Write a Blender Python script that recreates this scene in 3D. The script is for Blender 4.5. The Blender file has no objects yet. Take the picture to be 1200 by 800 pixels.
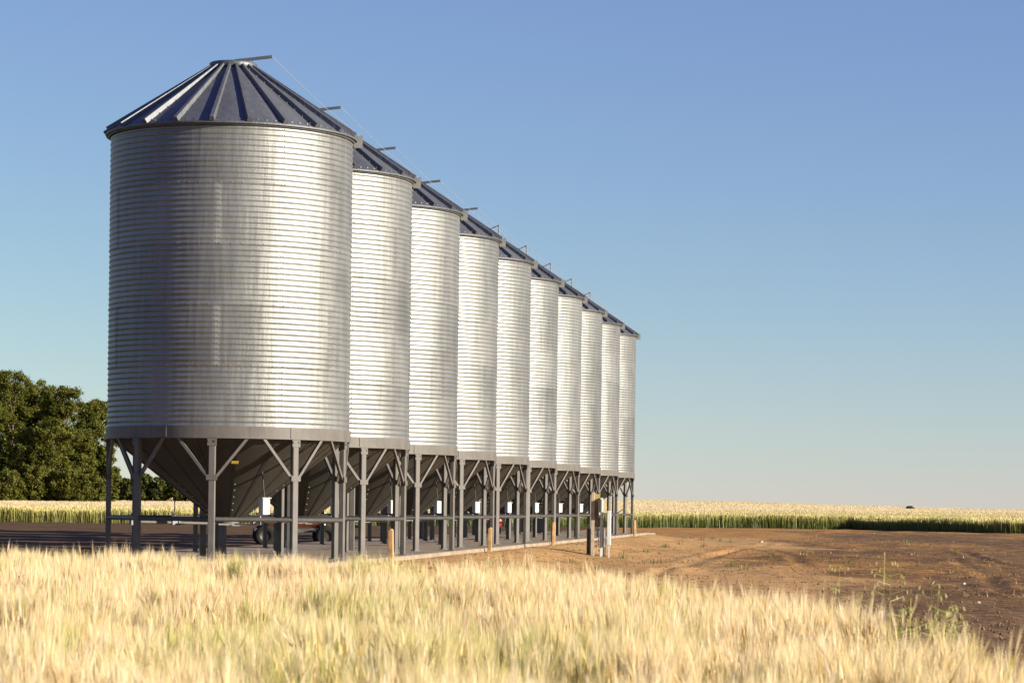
import bpy, math, random
import numpy as np
from mathutils import Matrix, Vector

SC = bpy.context.scene
COL = SC.collection
R = math.radians
random.seed(7)
RNG = np.random.default_rng(11)

# ------------------------------------------------------------------ frame of the place
F = 3107.0              # focal length in pixels of the 1200 px wide photograph
CAMZ = 1.085            # camera height above the concrete slab (slab top is z = 0)
ROLL = 0.0125
CX, CY = 600.0, 591.5
BIN0 = np.array([-5.39, 50.30])
E_ROW = np.array([0.1399, 0.9902])      # along the row of bins
N_ROW = np.array([0.9902, -0.1399])     # to the right of the row
STEP = 6.38
SUN_AZ = R(-21.0)       # direction towards the sun in the xy plane
SUN_EL = R(16.5)


def at(px, py, z):
    """point at height z seen at photograph pixel px, py"""
    u, v = px - CX, py - CY
    a, b = u + ROLL * v, v - ROLL * u
    Y = (CAMZ - z) * F / b
    return np.array([a / F * Y, Y, z])


def ss(a, b, x):
    t = np.clip((x - a) / (b - a), 0, 1)
    return t * t * (3 - 2 * t)


def vnoise(x, y, seed=0):
    x = np.asarray(x, float); y = np.asarray(y, float)
    xi = np.floor(x).astype(np.int64); yi = np.floor(y).astype(np.int64)
    xf = x - xi; yf = y - yi

    def h(i, j):
        n = (i * 374761393 + j * 668265263 + seed * 974634777) & 0x7fffffff
        n = ((n ^ (n >> 13)) * 1274126177) & 0x7fffffff
        return ((n ^ (n >> 16)) & 0xffff) / 65535.0
    u = xf * xf * (3 - 2 * xf); v = yf * yf * (3 - 2 * yf)
    return (h(xi, yi) * (1 - u) + h(xi + 1, yi) * u) * (1 - v) + (h(xi, yi + 1) * (1 - u) + h(xi + 1, yi + 1) * u) * v


def fbm(x, y, seed=0, octs=4):
    s = 0; a = .5; t = 0
    for o in range(octs):
        s = s + a * vnoise(x * 2 ** o + 17.3 * o, y * 2 ** o - 9.1 * o, seed + o); t += a; a *= .5
    return s / t


PAD_N = (-3.3, 2.42)
PAD_T = (-3.6, 61.6)


def row_nt(x, y):
    dx, dy = x - BIN0[0], y - BIN0[1]
    return dx * N_ROW[0] + dy * N_ROW[1], dx * E_ROW[0] + dy * E_ROW[1]


RUTS = []   # polylines in (x, y), width, depth


def poly_dist(x, y, pts):
    d = np.full(np.shape(x), 1e9)
    for (ax, ay), (bx, by) in zip(pts[:-1], pts[1:]):
        vx, vy = bx - ax, by - ay
        t = np.clip(((x - ax) * vx + (y - ay) * vy) / (vx * vx + vy * vy), 0, 1)
        d = np.minimum(d, np.hypot(x - ax - t * vx, y - ay - t * vy))
    return d


for pl in ([(1118, 655), (1146, 668), (1166, 686), (1180, 692), (1215, 700)],
           [(1040, 618.5), (1110, 640), (1150, 655), (1215, 668)],
           [(885, 640), (925, 650), (945, 662)],
           [(790, 668), (850, 648), (905, 636)],
           [(760, 676), (815, 655), (880, 640)],
           [(1010, 712), (1080, 706), (1215, 712)],
           [(960, 640), (1010, 646), (1080, 649)]):
    RUTS.append([tuple(at(px, py, -.35)[:2]) for px, py in pl])


def ground_z(x, y):
    x = np.asarray(x, float); y = np.asarray(y, float)
    n, t = row_nt(x, y)
    dn = np.maximum(np.maximum(PAD_N[0] - n, n - PAD_N[1]), 0)
    dt = np.maximum(np.maximum(PAD_T[0] - t, t - PAD_T[1]), 0)
    d = np.hypot(dn, dt)
    z = -.085 - .265 * ss(0.0, 3.4, d)
    bump = (fbm(x * .9, y * .5, 3) - .5) * .10 + (fbm(x * .16, y * .1, 8) - .5) * .12
    z = z + bump * ss(.05, 2.0, d)
    near = ss(16, 24, y) * (1 - ss(90, 120, y))
    for i, pl in enumerate(RUTS):
        dd = poly_dist(x, y, pl)
        z = z + near * (.35 + .9 * vnoise(x * .3, y * .15, 17)) * (-.035 * np.exp(-(dd / .16) ** 2) + .022 * np.exp(-((dd - .34) / .14) ** 2))
    rise = .35 * ss(165, 300, y) + (1.75 + 1.5 * (fbm(x * .008, y * .004, 5) - .5)) * ss(280, 800, y)
    rise = rise * (1 - .55 * ss(.05, .2, x / np.maximum(y, 1)) * ss(260, 600, y))
    z = z + rise - 3.0 * ss(900, 2500, y)
    return z


# ------------------------------------------------------------------ object helpers
def link(o):
    COL.objects.link(o)
    return o


def tag(o, label=None, cat=None, group=None, kind=None):
    if label: o['label'] = label
    if cat: o['category'] = cat
    if group: o['group'] = group
    if kind: o['kind'] = kind
    return o


def empty(name, loc, rz=0.0):
    o = bpy.data.objects.new(name, None)
    o.location = loc; o.rotation_euler = (0, 0, rz)
    o.empty_display_size = .3
    return link(o)


def raw_mesh(name, V, faces_idx, loop_tot, mats, smooth=False, col=None, parent=None, mi=None):
    me = bpy.data.meshes.new(name)
    V = np.asarray(V, np.float32)
    me.vertices.add(len(V)); me.vertices.foreach_set('co', V.ravel())
    fi = np.asarray(faces_idx, np.int32).ravel()
    lt = np.asarray(loop_tot, np.int32)
    me.loops.add(len(fi)); me.loops.foreach_set('vertex_index', fi)
    me.polygons.add(len(lt))
    st = np.zeros(len(lt), np.int32); st[1:] = np.cumsum(lt)[:-1]
    me.polygons.foreach_set('loop_start', st)
    me.polygons.foreach_set('loop_total', lt)
    me.polygons.foreach_set('use_smooth', np.full(len(lt), smooth, bool))
    if mi is not None:
        me.polygons.foreach_set('material_index', np.asarray(mi, np.int32))
    me.update(calc_edges=True)
    me.validate()
    if col is not None:
        a = me.color_attributes.new('Col', 'FLOAT_COLOR', 'POINT')
        c = np.ones((len(V), 4), np.float32); c[:, :3] = col
        a.data.foreach_set('color', c.ravel())
    for m in (mats if isinstance(mats, (list, tuple)) else [mats]):
        me.materials.append(m)
    o = bpy.data.objects.new(name, me)
    link(o)
    if parent: o.parent = parent
    return o


class MB:
    """collects boxes, bars, tubes, lathes; build() links them as one mesh object"""

    def __init__(s):
        s.v = []; s.f = []; s.m = []; s.sm = []

    def add(s, V, Fs, mi=0, smooth=False):
        b = len(s.v)
        s.v += [tuple(map(float, p)) for p in V]
        s.f += [tuple(i + b for i in f) for f in Fs]
        s.m += [mi] * len(Fs); s.sm += [smooth] * len(Fs)

    def box(s, c, size, mi=0, rz=0.0, bev=0.0):
        hx, hy, hz = size[0] / 2, size[1] / 2, size[2] / 2
        b = min(bev, hx * .9, hy * .9)
        if b > 0:
            ring = [(-hx + b, -hy), (hx - b, -hy), (hx, -hy + b), (hx, hy - b), (hx - b, hy), (-hx + b, hy), (-hx, hy - b), (-hx, -hy + b)]
        else:
            ring = [(-hx, -hy), (hx, -hy), (hx, hy), (-hx, hy)]
        k = len(ring); ca, sa = math.cos(rz), math.sin(rz)
        P = []
        for z in (-hz, hz):
            for x, y in ring:
                P.append((c[0] + x * ca - y * sa, c[1] + x * sa + y * ca, c[2] + z))
        Fs = [tuple(range(k))[::-1], tuple(range(k, 2 * k))]
        for i in range(k):
            j = (i + 1) % k
            Fs.append((i, j, k + j, k + i))
        s.add(P, Fs, mi)

    def tube(s, pts, r, n=10, mi=0, caps=True, smooth=True):
        pts = [Vector(p) for p in pts]
        rr = r if isinstance(r, (list, tuple)) else [r] * len(pts)
        P = []
        for i, p in enumerate(pts):
            d = (pts[min(i + 1, len(pts) - 1)] - pts[max(i - 1, 0)]).normalized()
            up = Vector((0, 0, 1)) if abs(d.z) < .9 else Vector((1, 0, 0))
            a = d.cross(up).normalized(); b = a.cross(d).normalized()
            for k in range(n):
                t = 2 * math.pi * k / n
                P.append(p + a * (rr[i] * math.cos(t)) + b * (rr[i] * math.sin(t)))
        Fs = []
        for i in range(len(pts) - 1):
            for k in range(n):
                j = (k + 1) % n
                Fs.append((i * n + k, i * n + j, (i + 1) * n + j, (i + 1) * n + k))
        s.add(P, Fs, mi, smooth)
        if caps:
            s.add(P[:n], [tuple(range(n))], mi); s.add(P[-n:], [tuple(range(n))[::-1]], mi)

    def bar(s, p0, p1, w, h, mi=0):
        """rectangular bar, w across (horizontal), h in the other direction"""
        p0, p1 = Vector(p0), Vector(p1)
        d = (p1 - p0).normalized()
        up = Vector((0, 0, 1)) if abs(d.z) < .95 else Vector((1, 0, 0))
        a = d.cross(up).normalized() * (w / 2); b = a.normalized().cross(d).normalized() * (h / 2)
        P = [p0 - a - b, p0 + a - b, p0 + a + b, p0 - a + b, p1 - a - b, p1 + a - b, p1 + a + b, p1 - a + b]
        s.add(P, [(0, 1, 2, 3), (7, 6, 5, 4), (0, 4, 5, 1), (1, 5, 6, 2), (2, 6, 7, 3), (3, 7, 4, 0)], mi)

    def lathe(s, prof, n=64, mi=0, c=(0, 0, 0), smooth=True):
        P = []
        for r, z in prof:
            for k in range(n):
                t = 2 * math.pi * k / n
                P.append((c[0] + r * math.cos(t), c[1] + r * math.sin(t), c[2] + z))
        Fs = []
        for i in range(len(prof) - 1):
            for k in range(n):
                j = (k + 1) % n
                Fs.append((i * n + k, i * n + j, (i + 1) * n + j, (i + 1) * n + k))
        s.add(P, Fs, mi, smooth)

    def build(s, name, mats, parent=None, loc=None, rz=None):
        me = bpy.data.meshes.new(name)
        me.from_pydata(s.v, [], s.f)
        for m in (mats if isinstance(mats, (list, tuple)) else [mats]):
            me.materials.append(m)
        me.polygons.foreach_set('material_index', np.array(s.m, np.int32))
        me.polygons.foreach_set('use_smooth', np.array(s.sm, bool))
        me.validate(); me.update()
        return inst(name, me, parent, loc, rz)


def inst(name, me, parent=None, loc=None, rz=None):
    o = bpy.data.objects.new(name, me)
    link(o)
    if parent: o.parent = parent
    if loc is not None: o.location = loc
    if rz is not None: o.rotation_euler = (0, 0, rz)
    return o


def kids(o):
    return [c for c in bpy.data.objects if c.parent == o]


# ------------------------------------------------------------------ materials
def mat(name):
    m = bpy.data.materials.new(name); m.use_nodes = True
    nt = m.node_tree
    b = nt.nodes['Principled BSDF']
    return m, nt, b


def nd(nt, typ, **kw):
    n = nt.nodes.new(typ)
    for k, v in kw.items():
        setattr(n, k, v)
    return n


def lk(nt, a, b):
    nt.links.new(a, b)


def math_n(nt, op, a, b=None, c=None):
    n = nd(nt, 'ShaderNodeMath', operation=op)
    for i, v in enumerate((a, b, c)):
        if v is None: continue
        if isinstance(v, (int, float)): n.inputs[i].default_value = v
        else: lk(nt, v, n.inputs[i])
    return n.outputs[0]


def mixc(nt, fac, a, b, mode='MIX'):
    n = nd(nt, 'ShaderNodeMix', data_type='RGBA', blend_type=mode)
    ia, ib = n.inputs[6], n.inputs[7]
    for s, v in ((n.inputs[0], fac), (ia, a), (ib, b)):
        if isinstance(v, (int, float)): s.default_value = v
        elif isinstance(v, tuple): s.default_value = (*v, 1)
        else: lk(nt, v, s)
    return n.outputs[2]


def noise(nt, vec, scale, detail=4, rough=.55, dim='3D'):
    n = nd(nt, 'ShaderNodeTexNoise'); n.noise_dimensions = dim
    n.inputs['Scale'].default_value = scale; n.inputs['Detail'].default_value = detail
    n.inputs['Roughness'].default_value = rough
    if vec is not None: lk(nt, vec, n.inputs['Vector'])
    return n.outputs[0]


def ramp(nt, fac, lo, hi, a=0.0, b=1.0):
    n = nd(nt, 'ShaderNodeMapRange'); n.interpolation_type = 'SMOOTHSTEP'
    n.inputs[1].default_value = lo; n.inputs[2].default_value = hi
    n.inputs[3].default_value = a; n.inputs[4].default_value = b
    lk(nt, fac, n.inputs[0])
    return n.outputs[0]


def scaled(nt, vec, s):
    n = nd(nt, 'ShaderNodeMapping'); n.inputs['Scale'].default_value = s
    lk(nt, vec, n.inputs['Vector'])
    return n.outputs[0]


def paint(name, base, rough=.5, var=.12, scale=3.0, metallic=0.0, bump=.0, streak=True, spec=.5):
    m, nt, b = mat(name)
    tc = nd(nt, 'ShaderNodeTexCoord')
    n1 = noise(nt, tc.outputs['Object'], scale, 5)
    n2 = noise(nt, scaled(nt, tc.outputs['Object'], (9, 9, .8)), 2.5, 3)
    f = math_n(nt, 'MULTIPLY_ADD', n1, .6, math_n(nt, 'MULTIPLY', n2, .4 if streak else 0.0))
    dark = tuple(c * (1 - var * 1.6) for c in base); lite = tuple(min(1, c * (1 + var)) for c in base)
    lk(nt, mixc(nt, ramp(nt, f, .3, .7), dark, lite), b.inputs['Base Color'])
    b.inputs['Roughness'].default_value = rough
    b.inputs['Metallic'].default_value = metallic
    b.inputs['Specular IOR Level'].default_value = spec
    if bump:
        bp = nd(nt, 'ShaderNodeBump'); bp.inputs['Strength'].default_value = bump; bp.inputs['Distance'].default_value = .01
        lk(nt, noise(nt, tc.outputs['Object'], scale * 12, 4), bp.inputs['Height']); lk(nt, bp.outputs[0], b.inputs['Normal'])
    return m


def galvanised(name, base, r0, sheets=True):
    """weathered galvanised sheet: each sheet of the wall has a slightly different tone, with spangle and faint run marks"""
    m, nt, b = mat(name)
    tc = nd(nt, 'ShaderNodeTexCoord')
    ob = tc.outputs['Object']
    sp = nd(nt, 'ShaderNodeSeparateXYZ'); lk(nt, ob, sp.inputs[0])
    info = nd(nt, 'ShaderNodeObjectInfo')
    off = nd(nt, 'ShaderNodeVectorMath', operation='MULTIPLY_ADD')      # every bin weathers differently
    lk(nt, info.outputs['Random'], off.inputs[0]); off.inputs[1].default_value = (37, 21, 0); lk(nt, ob, off.inputs[2])
    ob = off.outputs[0]
    ang = math_n(nt, 'ARCTAN2', sp.outputs[1], sp.outputs[0])
    if sheets:
        ring = math_n(nt, 'FLOOR', math_n(nt, 'DIVIDE', math_n(nt, 'SUBTRACT', sp.outputs[2], 2.45), 1.104))
        half = math_n(nt, 'MULTIPLY', math_n(nt, 'MODULO', ring, 2.0), .5236)
        sh = math_n(nt, 'FLOOR', math_n(nt, 'DIVIDE', math_n(nt, 'ADD', math_n(nt, 'ADD', ang, half), 8.0), 1.0472))
    else:
        ring = math_n(nt, 'MULTIPLY', 1.0, 1.0)
        sh = math_n(nt, 'FLOOR', math_n(nt, 'DIVIDE', math_n(nt, 'ADD', ang, 8.0), .2856))
    cb = nd(nt, 'ShaderNodeCombineXYZ'); lk(nt, sh, cb.inputs[0]); lk(nt, ring, cb.inputs[1]); lk(nt, info.outputs['Random'], cb.inputs[2])
    wn = nd(nt, 'ShaderNodeTexWhiteNoise'); wn.noise_dimensions = '3D'; lk(nt, cb.outputs[0], wn.inputs[0])
    tone = wn.outputs[0]
    blot = noise(nt, ob, 1.3, 5, .6)
    run = noise(nt, scaled(nt, ob, (5, 5, .35)), 1.5, 4, .6)
    vor = nd(nt, 'ShaderNodeTexVoronoi'); vor.inputs['Scale'].default_value = 28; lk(nt, ob, vor.inputs['Vector'])
    spn = nd(nt, 'ShaderNodeSeparateColor'); lk(nt, vor.outputs['Color'], spn.inputs[0])
    f = math_n(nt, 'ADD', math_n(nt, 'MULTIPLY_ADD', info.outputs['Random'], .12, math_n(nt, 'MULTIPLY_ADD', tone, .15, -.07)), math_n(nt, 'ADD', math_n(nt, 'MULTIPLY', blot, .45), math_n(nt, 'MULTIPLY', run, .42)))
    c = mixc(nt, ramp(nt, f, .25, .75), tuple(x * .72 for x in base), tuple(min(1, x * 1.1) for x in base))
    c = mixc(nt, .12, c, mixc(nt, spn.outputs[0], (.35, .36, .38), (.9, .9, .9)), 'MULTIPLY')
    lk(nt, c, b.inputs['Base Color'])
    b.inputs['Metallic'].default_value = .70
    rg = math_n(nt, 'ADD', math_n(nt, 'MULTIPLY', math_n(nt, 'SUBTRACT', f, .5), .22), r0)
    rg = math_n(nt, 'ADD', rg, math_n(nt, 'MULTIPLY', math_n(nt, 'SUBTRACT', spn.outputs[1], .5), .05))
    lk(nt, rg, b.inputs['Roughness'])
    bp = nd(nt, 'ShaderNodeBump'); bp.inputs['Strength'].default_value = .42; bp.inputs['Distance'].default_value = .02
    lk(nt, noise(nt, scaled(nt, ob, (5, 5, .7)), 1.6, 3, .6), bp.inputs['Height']); lk(nt, bp.outputs[0], b.inputs['Normal'])
    return m


M = {}
M['wall'] = galvanised('galvanised_wall', (.222, .230, .224), .50)
M['roof'] = galvanised('galvanised_roof', (.125, .135, .148), .58, sheets=False)
M['steel'] = paint('grey_painted_steel', (.096, .090, .083), .55, .12, spec=.22)
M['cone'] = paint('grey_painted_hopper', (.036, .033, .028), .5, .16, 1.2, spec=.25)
M['rail'] = paint('rail_steel', (.050, .048, .046), .45, .15, spec=.3)
M['dark_steel'] = paint('dark_steel', (.10, .105, .115), .45, .2, metallic=.4)
M['zinc'] = paint('zinc_plate', (.22, .215, .20), .45, .08, metallic=.35)
M['wire'] = paint('wire', (.45, .46, .48), .4, .05, metallic=.6)
M['box'] = paint('light_grey_enamel', (.33, .33, .32), .4, .06)
M['white'] = paint('white_paint', (.47, .46, .43), .5, .06)
M['black'] = paint('black_plastic', (.02, .021, .024), .5, .2)
M['rubber'] = paint('tyre_rubber', (.018, .017, .016), .9, .2, bump=.3, spec=.15)
M['red'] = paint('red_paint', (.42, .025, .03), .4, .15)
M['orange'] = paint('rust_orange_paint', (.22, .075, .03), .6, .25, bump=.2)
M['yellow'] = paint('yellow_sticker', (.75, .50, .05), .5, .05)
M['wood'] = paint('weathered_wood', (.33, .205, .085), .8, .25, 6, bump=.4)
M['wood_grey'] = paint('grey_weathered_wood', (.33, .27, .20), .8, .2, 6, bump=.4)
M['wood_yellow'] = paint('yellowed_board', (.31, .225, .075), .75, .15, 6, bump=.3)


def leafy(name, transl=.3, spec=.02, rough=.6):
    """leaf material: colour of each leaf comes from the mesh"""
    m = bpy.data.materials.new(name); m.use_nodes = True
    nt = m.node_tree; nt.nodes.clear()
    at_ = nd(nt, 'ShaderNodeVertexColor'); at_.layer_name = 'Col'
    d = nd(nt, 'ShaderNodeBsdfDiffuse'); t = nd(nt, 'ShaderNodeBsdfTranslucent'); g = nd(nt, 'ShaderNodeBsdfGlossy')
    g.inputs['Roughness'].default_value = rough * .8
    lk(nt, at_.outputs[0], d.inputs[0]); lk(nt, at_.outputs[0], t.inputs[0])
    g.inputs[0].default_value = (.9, .9, .85, 1)
    m1 = nd(nt, 'ShaderNodeMixShader'); m1.inputs[0].default_value = transl
    lk(nt, d.outputs[0], m1.inputs[1]); lk(nt, t.outputs[0], m1.inputs[2])
    m2 = nd(nt, 'ShaderNodeMixShader'); m2.inputs[0].default_value = spec
    lk(nt, m1.outputs[0], m2.inputs[1]); lk(nt, g.outputs[0], m2.inputs[2])
    o = nd(nt, 'ShaderNodeOutputMaterial'); lk(nt, m2.outputs[0], o.inputs[0])
    return m


M['leaf'] = leafy('tree_leaf', .30, .008)
M['barley'] = leafy('barley_straw', .36, .03)
M['bark'] = paint('bark', (.10, .075, .05), .9, .3, 8, bump=.6)


def concrete():
    m, nt, b = mat('concrete_slab')
    tc = nd(nt, 'ShaderNodeTexCoord'); ob = tc.outputs['Object']
    sp = nd(nt, 'ShaderNodeSeparateXYZ'); lk(nt, ob, sp.inputs[0])
    n1 = noise(nt, ob, .8, 6, .6); n2 = noise(nt, ob, 25, 4)
    c = mixc(nt, ramp(nt, n1, .3, .7), (.155, .122, .088), (.25, .205, .155))
    c = mixc(nt, ramp(nt, n2, .35, .7, 0, .35), c, (.22, .18, .13))
    # sawn joints across the slab
    j = math_n(nt, 'ABSOLUTE', math_n(nt, 'SUBTRACT', math_n(nt, 'FRACT', math_n(nt, 'DIVIDE', sp.outputs[1], 3.19)), .5))
    c = mixc(nt, ramp(nt, j, .492, .496, 0, .7), c, (.10, .085, .07))
    lk(nt, c, b.inputs['Base Color']); b.inputs['Roughness'].default_value = .9
    b.inputs['Specular IOR Level'].default_value = .2
    bp = nd(nt, 'ShaderNodeBump'); bp.inputs['Strength'].default_value = .5; bp.inputs['Distance'].default_value = .01
    lk(nt, n2, bp.inputs['Height']); lk(nt, bp.outputs[0], b.inputs['Normal'])
    return m


M['concrete'] = concrete()


def dirt():
    m, nt, b = mat('bare_dirt')
    geo = nd(nt, 'ShaderNodeNewGeometry'); P = geo.outputs['Position']
    vc = nd(nt, 'ShaderNodeVertexColor'); vc.layer_name = 'Col'
    sc = nd(nt, 'ShaderNodeSeparateColor'); lk(nt, vc.outputs[0], sc.inputs[0])
    dark, stub, grav = sc.outputs[0], sc.outputs[1], sc.outputs[2]
    big = noise(nt, P, .35, 6, .6); mid = noise(nt, P, 2.2, 6, .65); fine = noise(nt, P, 14, 6, .7); grit = noise(nt, P, 60, 3, .7)
    tan = mixc(nt, ramp(nt, mid, .3, .7), (.36, .205, .076), (.48, .295, .122))
    brn = mixc(nt, ramp(nt, mid, .3, .7), (.092, .048, .018), (.19, .108, .046))
    dk = ramp(nt, math_n(nt, 'ADD', dark, math_n(nt, 'MULTIPLY', math_n(nt, 'SUBTRACT', big, .5), .9)), .25, .75)
    c = mixc(nt, dk, tan, brn)
    sb = ramp(nt, math_n(nt, 'ADD', stub, math_n(nt, 'MULTIPLY', math_n(nt, 'SUBTRACT', mid, .5), 1.1)), .45, .8)
    c = mixc(nt, sb, c, mixc(nt, ramp(nt, fine, .35, .65), (.28, .13, .03), (.39, .21, .06)))
    c = mixc(nt, math_n(nt, 'MULTIPLY', ramp(nt, fine, .48, .62), .55), c, mixc(nt, .5, c, (.045, .028, .018)))
    c = mixc(nt, math_n(nt, 'MULTIPLY', ramp(nt, grit, .58, .7), math_n(nt, 'ADD', math_n(nt, 'MULTIPLY', grav, .5), .22)), c, (.50, .40, .30))
    pat = noise(nt, scaled(nt, P, (.5, .16, 1)), 1.0, 7, .7)
    c = mixc(nt, math_n(nt, 'MULTIPLY', ramp(nt, pat, .47, .58), math_n(nt, 'MULTIPLY_ADD', dk, .45, .35)), c, mixc(nt, .75, c, (.045, .026, .013)))
    spk = noise(nt, P, 5.5, 5, .75)
    c = mixc(nt, math_n(nt, 'MULTIPLY', ramp(nt, spk, .54, .66), .5), c, mixc(nt, .5, c, (.40, .25, .12)))
    c = mixc(nt, math_n(nt, 'MULTIPLY', ramp(nt, spk, .46, .34), .6), c, mixc(nt, .6, c, (.035, .02, .01)))
    peb = noise(nt, scaled(nt, P, (7, 1.1, 1)), 1.0, 4, .8)
    c = mixc(nt, ramp(nt, peb, .55, .68, 0, .45), c, (.46, .31, .16))
    c = mixc(nt, ramp(nt, peb, .44, .33, 0, .6), c, (.05, .028, .012))
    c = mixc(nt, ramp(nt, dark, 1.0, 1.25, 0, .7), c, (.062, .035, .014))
    lk(nt, c, b.inputs['Base Color']); b.inputs['Roughness'].default_value = .95
    b.inputs['Specular IOR Level'].default_value = .1
    h = math_n(nt, 'ADD', math_n(nt, 'MULTIPLY', mid, .6), math_n(nt, 'ADD', math_n(nt, 'MULTIPLY', fine, .35), math_n(nt, 'MULTIPLY', grit, .08)))
    bp = nd(nt, 'ShaderNodeBump'); bp.inputs['Strength'].default_value = .8; bp.inputs['Distance'].default_value = .05
    lk(nt, h, bp.inputs['Height']); lk(nt, bp.outputs[0], b.inputs['Normal'])
    return m


M['dirt'] = dirt()


def canopy():
    m, nt, b = mat('ripe_crop_canopy')
    geo = nd(nt, 'ShaderNodeNewGeometry'); P = geo.outputs['Position']
    vc = nd(nt, 'ShaderNodeVertexColor'); vc.layer_name = 'Col'
    n1 = noise(nt, scaled(nt, P, (.05, .012, 0)), 1.0, 5, .6)
    n2 = noise(nt, P, 1.6, 5, .7)
    c = mixc(nt, ramp(nt, n2, .3, .7), mixc(nt, .25, vc.outputs[0], (.25, .17, .06)), vc.outputs[0])
    c = mixc(nt, ramp(nt, n1, .52, .75, 0, .4), c, (.40, .34, .13))
    lk(nt, c, b.inputs['Base Color']); b.inputs['Roughness'].default_value = 1
    b.inputs['Specular IOR Level'].default_value = 0
    bp = nd(nt, 'ShaderNodeBump'); bp.inputs['Strength'].default_value = .6; bp.inputs['Distance'].default_value = .3
    lk(nt, n2, bp.inputs['Height']); lk(nt, bp.outputs[0], b.inputs['Normal'])
    return m


M['canopy'] = canopy()

# ------------------------------------------------------------------ ground
def axis(parts):
    out = []
    for a, b, n in parts:
        out += list(np.linspace(a, b, n, endpoint=False))
    out.append(parts[-1][1])
    return np.array(out)


gx = axis([(-3000, -400, 14), (-400, -60, 20), (-60, -14, 60), (-14, 16, 230), (16, 60, 60), (60, 400, 20), (400, 3000, 14)])
gy = axis([(-60, 4, 12), (4, 20, 40), (20, 70, 330), (70, 130, 170), (130, 200, 60), (200, 400, 40), (400, 900, 50), (900, 4500, 30)])
GX, GY = np.meshgrid(gx, gy)
GZ = ground_z(GX, GY)
nn, tt = row_nt(GX, GY)
dark = ss(-2.0, 3.2, GX - (.11 * GY - .9) + (fbm(GX * .25, GY * .07, 21) - .5) * 7.0)
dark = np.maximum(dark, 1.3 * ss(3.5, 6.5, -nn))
dark = np.where(GY < 33, np.maximum(dark, .6), dark)
stub = .95 * fbm(GX * .22, GY * .045, 31) * ss(2, 7, GX) + .25 * (ss(120, 150, GY))
grav = ss(44, 30, GY) * .9 + .2
colr = np.stack([dark, stub, grav], -1).reshape(-1, 3)
W = len(gx); H = len(gy)
idx = np.arange(W * H).reshape(H, W)
quads = np.stack([idx[:-1, :-1], idx[:-1, 1:], idx[1:, 1:], idx[1:, :-1]], -1).reshape(-1, 4)
g = raw_mesh('ground', np.stack([GX, GY, GZ], -1).reshape(-1, 3), quads, np.full(len(quads), 4), M['dirt'], True, colr)
tag(g, kind='structure')

# concrete slab under the bins, in row coordinates
slab = MB()
n0, n1 = PAD_N; t0, t1 = PAD_T
rn = random.Random(4)
edge = []
for t in np.linspace(t0, t1, 46): edge.append((n1 + rn.uniform(-.03, .03), t))
edge += [(n1 + .35, t1 + .25), (n1 - .3, t1 + .6)]
for t in np.linspace(t1, t0, 24): edge.append((n0 + rn.uniform(-.04, .04), t))
k = len(edge)
top = [(*p, 0.0) for p in edge]
lip = [(p[0] + (.02 if p[0] > 0 else -.02), p[1], -.018) for p in edge]
bot = [(p[0] + (.03 if p[0] > 0 else -.03), p[1], -.20) for p in edge]
slab.add(top, [tuple(range(k))])
slab.add(top + lip, [(i, k + i, k + (i + 1) % k, (i + 1) % k) for i in range(k)])
slab.add(lip + bot, [(i, k + i, k + (i + 1) % k, (i + 1) % k) for i in range(k)])
so = slab.build('concrete_pavement', M['concrete'], loc=(BIN0[0], BIN0[1], 0), rz=-math.atan2(E_ROW[0], E_ROW[1]))
tag(so, kind='structure')

# ------------------------------------------------------------------ grain bins
RB = 2.285
Z_BAND0, Z_BAND1, RINGH, NR = 2.23, 2.45, 1.104, 5
Z_EAVE = Z_BAND1 + RINGH * NR
LOS = R(-83.9)                   # direction from the first bin to the camera
LEG0 = LOS + R(-7.5)
NLEG = 9


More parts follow.
